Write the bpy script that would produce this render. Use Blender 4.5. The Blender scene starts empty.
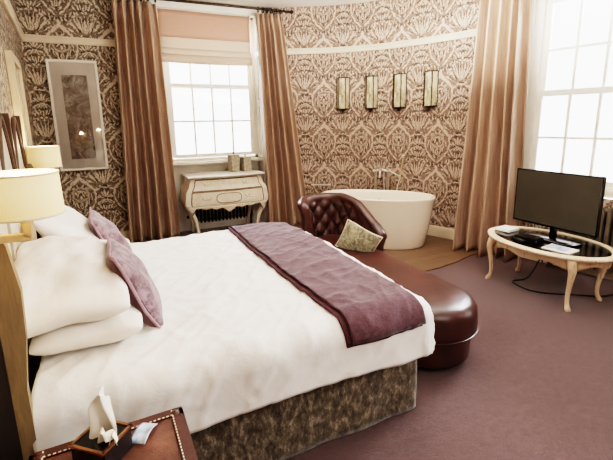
import bpy, bmesh, math, random
from mathutils import Vector, Matrix, noise
random.seed(7)
PI = math.pi
C = bpy.context.scene.collection

# ------------------------------------------------------------------ tagging
def tag(o, label=None, cat=None, group=None, kind=None):
    if label: o['label'] = label
    if cat: o['category'] = cat
    if group: o['group'] = group
    if kind: o['kind'] = kind
    return o

def empty(name, loc, label=None, cat=None, group=None, kind=None, rz=0):
    o = bpy.data.objects.new(name, None); C.objects.link(o)
    o.empty_display_size = .1
    o.location = loc; o.rotation_euler = (0, 0, rz)
    return tag(o, label, cat, group, kind)

def link(name, bm, mat, parent=None, smooth=True, angle=40):
    me = bpy.data.meshes.new(name)
    bmesh.ops.recalc_face_normals(bm, faces=bm.faces[:])
    bm.to_mesh(me); bm.free()
    me.materials.append(mat)
    if smooth:
        for p in me.polygons: p.use_smooth = True
        try: me.set_sharp_from_angle(angle=math.radians(angle))
        except Exception: pass
    o = bpy.data.objects.new(name, me); C.objects.link(o)
    if parent:
        o.parent = parent
    return o

def linkw(name, bm, mat, parent, **k):
    """mesh given in world coordinates, stored in the parent's space"""
    if parent:
        M = Matrix.Translation(parent.location) @ parent.rotation_euler.to_matrix().to_4x4()
        bmesh.ops.transform(bm, matrix=M.inverted(), verts=bm.verts[:])
    return link(name, bm, mat, parent, **k)

def ch(o):
    return [c for c in bpy.data.objects if c.parent == o]

def copy_tree(o, parent=None):
    c = o.copy(); C.objects.link(c); c.parent = parent
    for k in ch(o):
        copy_tree(k, c)
    return c

# ------------------------------------------------------------------ geometry
def NB(): return bmesh.new()

def box(bm, c, s, M=None, bev=0):
    r = bmesh.ops.create_cube(bm, size=1)
    vs = r['verts']
    for v in vs:
        v.co = Vector((v.co.x*s[0]+c[0], v.co.y*s[1]+c[1], v.co.z*s[2]+c[2]))
    if bev:
        es = list({e for v in vs for e in v.link_edges})
        rr = bmesh.ops.bevel(bm, geom=es, offset=bev, segments=2, affect='EDGES')
        vs = list({v for f in rr['faces'] for v in f.verts} | {v for v in vs if v.is_valid})
    if M is not None:
        for v in vs: v.co = M @ v.co
    return vs

def bx(bm, x0, x1, y0, y1, z0, z1, M=None, bev=0):
    return box(bm, ((x0+x1)/2, (y0+y1)/2, (z0+z1)/2), (x1-x0, y1-y0, z1-z0), M, bev)

def grid(bm, f, nu, nv, cu=False, cv=False, cap=False, uvf=None):
    vs = []
    for j in range(nv if cv else nv+1):
        for i in range(nu if cu else nu+1):
            vs.append(bm.verts.new(f(i/nu, j/nv)))
    W = nu if cu else nu+1; H = nv if cv else nv+1
    for j in range(nv):
        for i in range(nu):
            a = vs[j*W+i]; b = vs[j*W+(i+1) % W]
            c = vs[((j+1) % H)*W+(i+1) % W]; d = vs[((j+1) % H)*W+i]
            try: bm.faces.new((a, b, c, d))
            except ValueError: pass
    if cap and cu:
        for j in (0, H-1):
            try: bm.faces.new([vs[j*W+i] for i in range(W)])
            except ValueError: pass
    return vs

def loft(bm, rings, cap0=True, cap1=True):
    n = len(rings[0]); L = []
    for r in rings: L.append([bm.verts.new(p) for p in r])
    for a, b in zip(L[:-1], L[1:]):
        for i in range(n):
            bm.faces.new((a[i], a[(i+1) % n], b[(i+1) % n], b[i]))
    if cap0: bm.faces.new(L[0])
    if cap1: bm.faces.new(L[-1])

def lathe(bm, prof, c=(0, 0, 0), n=32, M=None, cap=True):
    rings = []
    for r, z in prof:
        ring = []
        for i in range(n):
            a = 2*PI*i/n
            p = Vector((c[0]+r*math.cos(a), c[1]+r*math.sin(a), c[2]+z))
            ring.append(M @ p if M is not None else p)
        rings.append(ring)
    loft(bm, rings, cap, cap)

def tube(bm, pts, r, n=10, cap=True):
    pts = [Vector(p) for p in pts]
    rs = r if isinstance(r, (list, tuple)) else [r]*len(pts)
    rings = []; up = None
    for i, p in enumerate(pts):
        t = (pts[min(i+1, len(pts)-1)]-pts[max(i-1, 0)]).normalized()
        if up is None:
            up = Vector((0, 0, 1)) if abs(t.z) < .9 else Vector((1, 0, 0))
        a = (up - t*up.dot(t)).normalized(); b = t.cross(a); up = a
        rings.append([p+a*rs[i]*math.cos(2*PI*k/n)+b*rs[i]*math.sin(2*PI*k/n) for k in range(n)])
    loft(bm, rings, cap, cap)

def cr(pts, n=8):
    """Catmull-Rom through points (tuples of any size)"""
    P = [Vector(p) for p in pts]; out = []
    for i in range(len(P)-1):
        p0 = P[max(i-1, 0)]; p1 = P[i]; p2 = P[i+1]; p3 = P[min(i+2, len(P)-1)]
        for k in range(n):
            t = k/n
            out.append(.5*((2*p1)+(p2-p0)*t+(2*p0-5*p1+4*p2-p3)*t*t+(3*p1-p0-3*p2+p3)*t**3))
    out.append(P[-1]); return out

def sphere(bm, c, r, M=None, n=12, s=(1, 1, 1)):
    q = bmesh.ops.create_uvsphere(bm, u_segments=n*2, v_segments=n, radius=r)
    for v in q['verts']:
        v.co = Vector((v.co.x*s[0]+c[0], v.co.y*s[1]+c[1], v.co.z*s[2]+c[2]))
        if M is not None: v.co = M @ v.co

def prism(bm, poly, z0, z1, M=None):
    a = [Vector((p[0], p[1], z0)) for p in poly]; b = [Vector((p[0], p[1], z1)) for p in poly]
    if M is not None: a = [M @ v for v in a]; b = [M @ v for v in b]
    loft(bm, [a, b])

def fbm(p, o=4):
    return noise.fractal(Vector(p), 1.0, 2.1, o)

def lerp(a, b, t): return a+(b-a)*t
def sst(a, b, x):
    t = max(0, min(1, (x-a)/(b-a))); return t*t*(3-2*t)

# ------------------------------------------------------------------ materials
def srgb(h):
    h = h.lstrip('#'); o = []
    for i in (0, 2, 4):
        c = int(h[i:i+2], 16)/255
        o.append(c/12.92 if c <= .04045 else ((c+.055)/1.055)**2.4)
    return (*o, 1)

class NT:
    def __init__(s, name):
        s.m = bpy.data.materials.new(name); s.m.use_nodes = True
        s.t = s.m.node_tree; s.n = s.t.nodes; s.b = s.n['Principled BSDF']
    def node(s, ty, **k):
        n = s.n.new(ty)
        for a, v in k.items(): setattr(n, a, v)
        return n
    def put(s, sock, v):
        if hasattr(v, 'is_output'): s.t.links.new(v, sock)
        else: sock.default_value = v
    def math(s, op, a, b=None, c=None, clamp=False):
        n = s.node('ShaderNodeMath', operation=op, use_clamp=clamp)
        s.put(n.inputs[0], a)
        if b is not None: s.put(n.inputs[1], b)
        if c is not None: s.put(n.inputs[2], c)
        return n.outputs[0]
    def mix(s, f, a, b, mode='MIX'):
        n = s.node('ShaderNodeMix', data_type='RGBA', blend_type=mode)
        s.put(n.inputs[0], f); s.put(n.inputs[6], a); s.put(n.inputs[7], b)
        return n.outputs[2]
    def noise(s, vec, scale, detail=3, rough=.6, dist=0):
        n = s.node('ShaderNodeTexNoise'); s.put(n.inputs['Vector'], vec)
        n.inputs['Scale'].default_value = scale; n.inputs['Detail'].default_value = detail
        n.inputs['Roughness'].default_value = rough; n.inputs['Distortion'].default_value = dist
        return n.outputs['Fac']
    def ramp(s, f, stops):
        n = s.node('ShaderNodeValToRGB'); s.put(n.inputs[0], f)
        e = n.color_ramp.elements
        while len(e) < len(stops): e.new(.5)
        for el, (p, c) in zip(e, stops): el.position = p; el.color = c
        return n.outputs[0]
    def coord(s, w='Object', sc=None):
        c = s.node('ShaderNodeTexCoord').outputs[w]
        if sc:
            m = s.node('ShaderNodeMapping'); s.put(m.inputs['Vector'], c); m.inputs['Scale'].default_value = sc
            return m.outputs[0]
        return c
    def bump(s, h, d=.01, st=.5):
        n = s.node('ShaderNodeBump'); s.put(n.inputs['Height'], h)
        n.inputs['Distance'].default_value = d; n.inputs['Strength'].default_value = st
        s.t.links.new(n.outputs[0], s.b.inputs['Normal'])
    def set(s, **k):
        for a, v in k.items(): s.put(s.b.inputs[a.replace('_', ' ')], v)
        return s

def mat(name, c1, c2=None, rough=.5, metal=0, scale=8, detail=3, bump=0, bscale=None, spec=None, sheen=0, coat=0, sc=None, lo=.35, hi=.65):
    t = NT(name); co = t.coord('Object', sc)
    if c2 is None: c2 = c1
    f = t.noise(co, scale, detail)
    t.set(Base_Color=t.ramp(f, [(lo, srgb(c1)), (hi, srgb(c2))]), Roughness=rough, Metallic=metal)
    if spec is not None: t.set(Specular_IOR_Level=spec)
    if sheen: t.set(Sheen_Weight=sheen); t.set(Sheen_Roughness=.4)
    if coat: t.set(Coat_Weight=coat); t.set(Coat_Roughness=.15)
    if bump: t.bump(t.noise(co, bscale or scale*3, 4), bump, .6)
    return t.m

def damask(name, ground, ground2, dark, dark2):
    t = NT(name)
    uv = t.node('ShaderNodeUVMap').outputs[0]
    # slight hand printed wobble
    nz = t.node('ShaderNodeTexNoise'); t.put(nz.inputs['Vector'], uv); nz.inputs['Scale'].default_value = 30; nz.inputs['Detail'].default_value = 3
    wob = t.node('ShaderNodeVectorMath', operation='MULTIPLY_ADD')
    t.put(wob.inputs[0], nz.outputs['Color']); wob.inputs[1].default_value = (.046, .046, 0)
    t.put(wob.inputs[2], uv)
    sp = t.node('ShaderNodeSeparateXYZ'); t.put(sp.inputs[0], wob.outputs[0])
    W, H = .55, .60
    u = t.math('SUBTRACT', t.math('FRACT', t.math('MULTIPLY', t.math('ADD', sp.outputs[0], .08), 1/W)), .5)
    a = t.math('MULTIPLY', t.math('ABSOLUTE', u), W)
    v = t.math('MULTIPLY', t.math('FRACT', t.math('MULTIPLY_ADD', sp.outputs[1], 1/H, .31)), H)
    cb = t.node('ShaderNodeCombineXYZ'); t.put(cb.inputs[0], a); t.put(cb.inputs[1], v)
    P1 = cb.outputs[0]
    v2 = t.math('MULTIPLY_ADD', t.math('FRACT', t.math('MULTIPLY_ADD', v, 1/H, -.3/H)), H, .3)
    cb2 = t.node('ShaderNodeCombineXYZ'); t.put(cb2.inputs[0], a); t.put(cb2.inputs[1], v2)
    P2 = cb2.outputs[0]
    P = P1
    val = None
    count = 0
    def serial(value):
        # keeps the node chain short lived: the next motifs follow from the last value
        nonlocal P1, P2, count
        count += 1
        if count % 10 == 0:
            tiny = t.math('MULTIPLY', value, 1e-7)
            for nm in (0, 1):
                n = t.node('ShaderNodeVectorMath', operation='ADD'); t.put(n.inputs[0], P2 if nm else P1); t.put(n.inputs[1], tiny)
                if nm: P2 = n.outputs[0]
                else: P1 = n.outputs[0]
    def ell(cx, cy, rx, ry, rot=0, dark=True, k=2.2):
        nonlocal val
        P = P2 if cy > .43 and cx > .08 else P1
        m = t.node('ShaderNodeMapping', vector_type='TEXTURE'); t.put(m.inputs['Vector'], P)
        m.inputs['Location'].default_value = (cx, cy, 0)
        m.inputs['Rotation'].default_value = (0, 0, math.radians(rot))
        m.inputs['Scale'].default_value = (rx, ry, 1)
        l = t.node('ShaderNodeVectorMath', operation='LENGTH'); t.put(l.inputs[0], m.outputs[0])
        if dark:
            q = t.math('MULTIPLY_ADD', l.outputs['Value'], -k*2, k*2+.5, True)
            val = q if val is None else t.math('MAXIMUM', val, q)
        else:
            q = t.math('MULTIPLY_ADD', l.outputs['Value'], k*2, -k*2+.5, True)
            val = t.math('MINIMUM', val, q)
        serial(val)
    val = t.math('MULTIPLY_ADD', sp.outputs[2], 0.0, 1.0)
    acc = [None]
    def A_(cx, cy, rx, ry, rot=0):
        P = P2 if cy > .43 and cx > .08 else P1
        m = t.node('ShaderNodeMapping', vector_type='TEXTURE'); t.put(m.inputs['Vector'], P)
        m.inputs['Location'].default_value = (cx, cy, 0); m.inputs['Rotation'].default_value = (0, 0, math.radians(rot)); m.inputs['Scale'].default_value = (rx, ry, 1)
        l = t.node('ShaderNodeVectorMath', operation='LENGTH'); t.put(l.inputs[0], m.outputs[0])
        q = t.math('MULTIPLY_ADD', l.outputs['Value'], -2.4, 2.9, True)
        acc[0] = q if acc[0] is None else t.math('MAXIMUM', acc[0], q)
        serial(acc[0])
    L_ = lambda *q: ell(*q, dark=False, k=k_)
    D_ = lambda *q: ell(*q, dark=True, k=k_)
    k_ = 1.6
    # light ogee band
    for dv in (0,):
        L_(0, .525+dv, .020, .045, 0); L_(.05, .462+dv, .075, .021, -42); L_(.115, .395+dv, .055, .017, -48)
    L_(.162, .315, .013, .06, 6); L_(.158, .215, .011, .055, -14); L_(.118, .125, .011, .05, -36); L_(.06, .06, .010, .045, -48)
    L_(.19, .35, .03, .012, 20)
    # medallion filigree inside the ogee
    L_(0, .30, .092, .092, 0); D_(0, .30, .080, .080, 0)
    L_(0, .335, .045, .010, 0); L_(.03, .29, .008, .034, 25); L_(0, .255, .012, .026, 0); L_(.055, .315, .008, .022, -30)
    L_(0, .155, .018, .045, 0); D_(0, .15, .009, .03, 0); L_(.048, .165, .007, .055, -20); L_(.085, .20, .007, .05, -14)
    L_(.12, .26, .007, .05, 8); L_(.03, .405, .009, .022, -35); L_(.075, .375, .022, .007, -40); L_(.032, .09, .006, .03, -38)
    # palmette fan
    for dv in (0,):
        L_(.275, .50+dv, .010, .09, 0); L_(.247, .52+dv, .0065, .11, 8); L_(.215, .52+dv, .009, .085, 18); L_(.19, .53+dv, .006, .10, 26)
        L_(.158, .50+dv, .009, .075, 36); L_(.135, .51+dv, .006, .07, 46); L_(.115, .46+dv, .007, .05, 58)
        L_(.252, .655+dv, .016, .012, -30); L_(.205, .64+dv, .018, .010, -10); L_(.16, .605+dv, .018, .010, 20); L_(.125, .565+dv, .016, .009, 40); L_(.09, .52+dv, .014, .009, 50)
        L_(.275, .62+dv, .008, .03, 0); D_(.275, .595+dv, .018, .02, 0)
    # base of the palmette and the small bouquet below it
    L_(.262, .375, .05, .008, 0); D_(.275, .41, .05, .014, 0); L_(.225, .395, .018, .008, 35)
    L_(.275, .29, .010, .045, 0); L_(.247, .285, .008, .04, 22); L_(.222, .26, .008, .038, 48); L_(.275, .20, .016, .022, 0); D_(.275, .20, .008, .012, 0)
    L_(.245, .195, .007, .035, -28); L_(.215, .195, .007, .032, -55); L_(.195, .25, .016, .010, -20); L_(.185, .165, .012, .010, 0)
    L_(.245, .12, .007, .035, 12); L_(.212, .12, .008, .04, 28); L_(.275, .10, .007, .04, 0); L_(.175, .105, .007, .035, 45)
    # dark accents between the light lines
    for dv in (0,):
        A_(.275, .66+dv, .030, .026); A_(.232, .575+dv, .010, .045, 13); A_(.176, .555+dv, .012, .040, 32); A_(.262, .57+dv, .006, .05, 3)
        A_(.135, .455+dv, .014, .030, 48); A_(.205, .46+dv, .008, .035, 24); A_(.225, .685+dv, .022, .016, -15); A_(.165, .655+dv, .022, .016, 20); A_(.105, .59+dv, .016, .024, -35)
    A_(.275, .395, .055, .012); A_(.245, .34, .022, .020, 20); A_(.275, .245, .018, .018); A_(.235, .225, .016, .02, -30); A_(.205, .205, .018, .02, 20); A_(.24, .15, .02, .016); A_(.19, .29, .014, .022, 15)
    A_(.275, .155, .016, .014); A_(.20, .075, .018, .018); A_(.245, .07, .016, .016)
    A_(0, .30, .034, .020); A_(.048, .265, .016, .026, 30); A_(0, .215, .016, .016); A_(0, .395, .022, .024); A_(.055, .385, .018, .012, -40); A_(.10, .315, .010, .035, 8)
    A_(.025, .17, .009, .04, -12); A_(.07, .145, .010, .035, -25); A_(0, .085, .014, .03); A_(.105, .205, .010, .03, -15)
    A_(.10, .0, .018, .026, 20); A_(.15, .045, .014, .03, -20); A_(.055, .0, .014, .022); A_(.05, .565, .016, .028, 25); A_(.015, .585, .014, .018); A_(.145, .115, .012, .024, -30)
    L_(.13, .025, .007, .040, -32); L_(.078, .0, .007, .034, -20); L_(.175, .035, .008, .03, 10); L_(.035, .575, .020, .007, -60); L_(.03, .03, .014, .007, 40); L_(.075, .575, .007, .02, 20)
    f = val
    # engraved hatch detail in the dark areas
    fine = t.noise(uv, 95, 2, .6); mid_ = t.noise(uv, 48, 3, .6, 1.0)
    sc = t.noise(uv, 1.3, 2)
    g = t.mix(sc, srgb(ground), srgb(ground2))
    d = t.mix(acc[0], srgb(dark2), srgb(dark))
    # filigree of broken light strokes inside the dark figure
    fil = t.math('MULTIPLY_ADD', mid_, 9.0, -4.75, True)
    d = t.mix(t.math('MULTIPLY', fil, t.math('MULTIPLY_ADD', acc[0], -.35, .62)), d, g)
    f2 = t.math('MULTIPLY', f, t.math('MULTIPLY_ADD', fine, -1.2, 1.5, True))
    f2 = t.math('MAXIMUM', f2, t.math('MULTIPLY_ADD', mid_, -7.0, 3.0, True))
    t.set(Base_Color=t.mix(f2, g, d), Roughness=t.math('MULTIPLY_ADD', f, .25, .42), Specular_IOR_Level=.35)
    return t.m

M = {}
M['paper'] = damask('damask_paper', '#d3beac', '#c7b09d', '#3a2a22', '#775f53')
M['paper_d'] = damask('damask_paper_baked_light', '#d8cab4', '#cabaa2', '#31251e', '#65534a')  # same paper, with the light on these walls put into the contrast
M['paint'] = mat('white_paint', '#f3eee4', '#e8e1d4', .45, scale=3)
M['ceil'] = mat('ceiling_paint', '#f2ede5', '#e9e3da', .8, scale=2)
M['trim'] = mat('cream_trim', '#e2d2bb', '#d6c5ae', .5, scale=3)
def carpet():
    t = NT('plum_carpet'); co = t.coord('Object')
    big = t.noise(co, 1.6, 4, .6); fine = t.noise(co, 190, 3, .7); mid = t.noise(co, 24, 6, .85, .5)
    c = t.ramp(mid, [(.36, srgb('#3d2a29')), (.64, srgb('#775e5b'))])
    c = t.mix(t.math('MULTIPLY_ADD', big, 1.6, -.45, True), c, srgb('#553f3e'))
    c = t.mix(.55, c, t.ramp(fine, [(.3, srgb('#2d1f1e')), (.7, srgb('#8b706e'))]))
    t.set(Base_Color=c, Roughness=.95, Sheen_Weight=.35, Sheen_Roughness=.4, Specular_IOR_Level=.1)
    t.bump(t.math('ADD', fine, mid), .006, .8)
    return t.m
M['carpet'] = carpet()
def boards():
    t = NT('oak_boards'); co = t.coord('Object')
    br = t.node('ShaderNodeTexBrick'); t.put(br.inputs['Vector'], co)
    br.inputs['Color1'].default_value = srgb('#7d6452'); br.inputs['Color2'].default_value = srgb('#65503f')
    br.inputs['Mortar'].default_value = srgb('#3a2618'); br.inputs['Scale'].default_value = 1
    br.inputs['Brick Width'].default_value = 1.4; br.inputs['Row Height'].default_value = .11; br.inputs['Mortar Size'].default_value = .003
    g = t.noise(t.coord('Object', (2, 40, 1)), 3, 4)
    t.set(Base_Color=t.mix(.6, br.outputs[0], t.ramp(g, [(.3, srgb('#523c2c')), (.7, srgb('#8a7059'))])), Roughness=.42)
    return t.m
M['boards'] = boards()
def linen(name, c1, c2, wr=.004):
    t = NT(name); co = t.coord('Object')
    t.set(Base_Color=t.ramp(t.noise(co, 5, 3), [(.3, srgb(c1)), (.7, srgb(c2))]), Roughness=.85, Sheen_Weight=.2, Specular_IOR_Level=.2)
    t.bump(t.math('ADD', t.noise(co, 9, 5, .6, .8), t.math('MULTIPLY', t.noise(co, 400, 1), .05)), wr*3, .35)
    return t.m
M['linen'] = linen('white_linen', '#f0ebe4', '#e7e1da')
M['linen2'] = linen('white_pillow_linen', '#f3ece4', '#e8ded4')
def curtain_mat():
    t = NT('rose_tan_satin'); co = t.coord('Object')
    f = t.noise(t.coord('Object', (1, 1, .12)), 22, 3)
    c = t.ramp(f, [(.3, srgb('#ad917c')), (.7, srgb('#ceb29d'))])
    t.set(Base_Color=c, Roughness=.42, Sheen_Weight=.1)
    t.bump(t.noise(co, 250, 2), .002, .3)
    tr = t.node('ShaderNodeBsdfTranslucent'); t.put(tr.inputs[0], srgb('#cdb09c'))
    mx = t.node('ShaderNodeMixShader'); mx.inputs[0].default_value = .07
    t.t.links.new(t.b.outputs[0], mx.inputs[1]); t.t.links.new(tr.outputs[0], mx.inputs[2])
    t.t.links.new(mx.outputs[0], t.n['Material Output'].inputs[0])
    return t.m
M['curtain'] = curtain_mat()
def cloth_tr(name, c, w, tc=None):
    t = NT(name); co = t.coord('Object', (1, 1, 6))
    t.set(Base_Color=t.ramp(t.noise(co, 12, 3), [(.3, srgb(c)), (.7, tuple(x*.93 for x in srgb(c)[:3])+(1,))]), Roughness=.8)
    tr = t.node('ShaderNodeBsdfTranslucent'); t.put(tr.inputs[0], srgb(tc or c))
    mx = t.node('ShaderNodeMixShader'); mx.inputs[0].default_value = w
    t.t.links.new(t.b.outputs[0], mx.inputs[1]); t.t.links.new(tr.outputs[0], mx.inputs[2])
    t.t.links.new(mx.outputs[0], t.n['Material Output'].inputs[0])
    return t.m
M['blind_top'] = cloth_tr('salmon_blind', '#d2ab98', .12)
M['blind_low'] = cloth_tr('backlit_blind', '#dccab8', .16, '#e3d2c2')  # same cloth; window light from behind put into the paler colour
def shade_mat():
    t = NT('lit_lampshade'); co = t.coord('Object')
    sp = t.node('ShaderNodeSeparateXYZ'); t.put(sp.inputs[0], co)
    h = t.math('MULTIPLY_ADD', sp.outputs[2], 1/.17, 0, True)
    c = t.ramp(h, [(0, srgb('#eab36c')), (.45, srgb('#ffd79d')), (1, srgb('#edc184'))])
    t.set(Base_Color=srgb('#ecd2a4'), Roughness=.8, Emission_Color=c, Emission_Strength=.42)
    t.bump(t.noise(t.coord('Object', (1, 1, .3)), 160, 2), .001, .3)
    return t.m
M['shade'] = shade_mat()
def leather(name, a, b, rough=.32, sc=14):
    t = NT(name); co = t.coord('Object')
    t.set(Base_Color=t.ramp(t.noise(co, sc, 5, .65), [(.3, srgb(a)), (.72, srgb(b))]),
          Roughness=t.math('MULTIPLY_ADD', t.noise(co, 9, 3), .12, rough-.06))
    v = t.node('ShaderNodeTexVoronoi'); t.put(v.inputs['Vector'], co); v.inputs['Scale'].default_value = 220
    t.bump(t.math('ADD', t.math('MULTIPLY', v.outputs[0], .4), t.noise(co, 25, 4)), .003, .4)
    return t.m
M['leather'] = leather('oxblood_leather', '#35201b', '#52302a', .30, 6)
M['trunk'] = leather('worn_brown_leather', '#4a2c23', '#7d5444', .42, 12)
M['trunk_trim'] = leather('dark_trim_leather', '#39201a', '#5a3428', .4, 20)
def velvet():
    t = NT('crushed_velvet'); co = t.coord('Object', (1, 1, .55))
    f = t.noise(co, 30, 8, .75, .25)
    t.set(Base_Color=t.ramp(f, [(.38, srgb('#40382f')), (.52, srgb('#6d6252')), (.66, srgb('#b0a491'))]), Roughness=.6, Sheen_Weight=.6, Sheen_Roughness=.3)
    t.bump(f, .02, .5)
    return t.m
M['velvet'] = velvet()
M['throw'] = mat('plum_throw_wool', '#4d3237', '#63464c', .9, scale=30, detail=5, bump=.004, bscale=90, sheen=.35)
M['throw_edge'] = mat('plum_throw_underside', '#4b2a30', '#5c3840', .85, scale=30, bump=.003)
def cushion_mat():
    t = NT('mauve_brocade'); co = t.coord('Object')
    v = t.node('ShaderNodeTexVoronoi', feature='DISTANCE_TO_EDGE'); t.put(v.inputs['Vector'], co); v.inputs['Scale'].default_value = 16
    n = t.noise(co, 26, 4, .7, 1.5)
    f = t.math('ADD', t.math('MULTIPLY', v.outputs[0], .7), t.math('MULTIPLY', n, .8))
    t.set(Base_Color=t.ramp(f, [(.38, srgb('#583a42')), (.58, srgb('#8f737a'))]), Roughness=.55, Sheen_Weight=.4)
    t.bump(f, .004, .4)
    return t.m
M['brocade'] = cushion_mat()
M['plum'] = mat('plum_velvet', '#4a2b32', '#5e3c44', .7, scale=12, sheen=.6)
M['piping'] = mat('pale_mauve_piping', '#94787f', '#a88e94', .7, scale=30)
def floral():
    t = NT('sage_floral'); co = t.coord('Object')
    n = t.noise(co, 24, 5, .7, 1.2)
    t.set(Base_Color=t.ramp(n, [(.36, srgb('#6d6a58')), (.5, srgb('#a59c84')), (.62, srgb('#c9bda3')), (.75, srgb('#8b7f86'))]), Roughness=.8)
    return t.m
M['floral'] = floral()
M['tub'] = mat('white_bath_acrylic', '#f1e3d2', '#eedfcd', .22, scale=2, coat=.3)
M['chrome'] = mat('chrome', '#e4ded4', '#d2ccc2', .28, 1, scale=3)
M['pewter'] = mat('dark_pewter', '#3a332b', '#4c443a', .4, .8, scale=20)
M['brass'] = mat('antique_brass', '#d8c8ad', '#c4b190', .4, .6, scale=15)
def limed(name, a, b, d, thr=.62):
    t = NT(name); co = t.coord('Object')
    n = t.noise(t.coord('Object', (1, 1, .5)), 16, 5, .7, .6)
    g = t.noise(t.coord('Object', (1, 1, .15)), 60, 3, .6)
    c = t.mix(t.math('MULTIPLY_ADD', n, 3, -1.4, True), srgb(a), srgb(b))
    c = t.mix(t.math('MULTIPLY_ADD', g, 5, -5*thr+.2, True), c, srgb(d))
    t.set(Base_Color=c, Roughness=.6); t.bump(g, .002, .3)
    return t.m
M['limed'] = limed('limed_cream_wood', '#e9dcc8', '#d9c5ab', '#b89b7c', .66)
M['limed_line'] = mat('brown_glaze_line', '#8a6f57', '#765c46', .7, scale=30)
M['table'] = limed('bleached_table_wood', '#dcc3a6', '#cfb095', '#a08062', .58)
M['table_rim'] = limed('white_washed_rim', '#e6d0b6', '#d3b291', '#a8835f', .60)
M['ctop'] = mat('pale_dresser_top', '#f0e9de', '#e3d8c9', .25, scale=9, coat=.3)
M['iron'] = mat('dark_cast_iron', '#463f38', '#38322d', .5, .3, scale=10)
M['iron_taupe'] = mat('taupe_radiator_enamel', '#7d7264', '#6d6255', .4, .2, scale=6)
M['black'] = mat('black_plastic', '#121110', '#1a1816', .35, scale=10)
M['blackgloss'] = mat('black_gloss', '#0d0c0d', '#151314', .08, scale=4, coat=.6)
M['screen'] = mat('dark_screen', '#4b463c', '#413c32', .40, scale=2, spec=.6)
M['white_pl'] = mat('white_plastic', '#f1efea', '#e6e3dd', .4, scale=6)
M['paper_w'] = mat('white_paper', '#f3f0ea', '#eae6df', .8, scale=6)
M['bluep'] = mat('blue_print', '#8aa0bd', '#d5dde6', .4, scale=20)
M['tissue'] = mat('tissue', '#f7f3ec', '#efe9e0', .9, scale=10)
M['copper'] = mat('copper_edge', '#b58e72', '#a37d62', .3, .9, scale=10)
M['canister'] = mat('mottled_canister', '#9d907f', '#c2b7a4', .5, .2, scale=35)
M['picframe'] = mat('cream_frame', '#f5efe6', '#ece3d6', .45, scale=10)
M['mat'] = mat('taupe_mount', '#dfd4c8', '#d6c9bc', .9, scale=4)
def printm():
    t = NT('faded_tapestry_print'); co = t.coord('Object')
    n = t.noise(co, 9, 6, .72, .8); m = t.noise(co, 3, 2)
    c = t.ramp(n, [(.3, srgb('#56473e')), (.5, srgb('#968677')), (.68, srgb('#dccfbf'))])
    t.set(Base_Color=t.mix(t.math('MULTIPLY_ADD', m, 2, -.8, True), c, srgb('#85746a')), Roughness=.8)
    return t.m
M['print'] = printm()
def glass(name, w=.08, tint=(1, 1, 1, 1)):
    t = NT(name)
    tr = t.node('ShaderNodeBsdfTransparent'); t.put(tr.inputs[0], tint)
    gl = t.node('ShaderNodeBsdfGlossy'); gl.inputs['Roughness'].default_value = .03
    fr = t.node('ShaderNodeFresnel'); fr.inputs[0].default_value = 1.45
    n = t.noise(t.coord('Object'), .8, 1)
    f = t.math('MULTIPLY_ADD', n, .01, t.math('ADD', fr.outputs[0], w-.04), True)
    mx = t.node('ShaderNodeMixShader'); t.put(mx.inputs[0], f)
    t.t.links.new(tr.outputs[0], mx.inputs[1]); t.t.links.new(gl.outputs[0], mx.inputs[2])
    t.t.links.new(mx.outputs[0], t.n['Material Output'].inputs[0])
    return t.m
M['glass'] = glass('window_glass', .04)
M['tglass'] = glass('table_glass', .24, (.80, .84, .82, 1))
M['pglass'] = glass('picture_glass', .05)
def mirror():
    t = NT('antiqued_mirror'); co = t.coord('Object', (1, 1, .35))
    n = t.noise(co, 24, 5, .7, .6)
    t.set(Base_Color=t.ramp(n, [(.3, srgb('#7b6b50')), (.5, srgb('#c9bc9f')), (.7, srgb('#f3ead6'))]), Roughness=.25, Metallic=.2)
    return t.m
M['mirror'] = mirror()
def grain(name, a, b, rough=.5):
    t = NT(name)
    n = t.noise(t.coord('Object', (6, 6, .7)), 8, 5, .65, .4)
    t.set(Base_Color=t.ramp(n, [(.3, srgb(a)), (.7, srgb(b))]), Roughness=rough)
    t.bump(n, .003, .3)
    return t.m
M['hbwood'] = grain('golden_headboard_wood', '#77634b', '#94805f')
M['darkwood'] = grain('dark_carved_wood', '#4a3626', '#614935')
M['shadewood'] = grain('shaded_wood', '#2d2622', '#3d342e')  # shadow at the headboard's side put into the wood colour
M['greywood'] = grain('grey_washed_panel', '#a99c8e', '#cbbfae', .6)
M['palepanel'] = grain('pale_panel_wood', '#d9c9b2', '#c9b79f', .6)

# ------------------------------------------------------------------ camera
f_px, cy, yaw, pitch, roll = 402., 205., 25.3, 11.7, .9
y, p, a = map(math.radians, (yaw, pitch, roll))
fw = Vector((math.sin(y)*math.cos(p), math.cos(y)*math.cos(p), -math.sin(p)))
rt = Vector((math.cos(y), -math.sin(y), 0)); up = rt.cross(fw)
I = rt*math.cos(a)-up*math.sin(a); U = up*math.cos(a)+rt*math.sin(a)
cam = bpy.data.cameras.new('camera'); co = bpy.data.objects.new('camera', cam); C.objects.link(co)
R = Matrix((I, U, -fw)).transposed().to_4x4()
co.matrix_world = Matrix.Translation((0, 0, 1.55)) @ R
cam.sensor_width = 36; cam.sensor_fit = 'HORIZONTAL'; cam.lens = f_px/613*36
cam.shift_y = -(230-cy)/613; cam.clip_start = .02; cam.clip_end = 60
bpy.context.scene.camera = co

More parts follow.
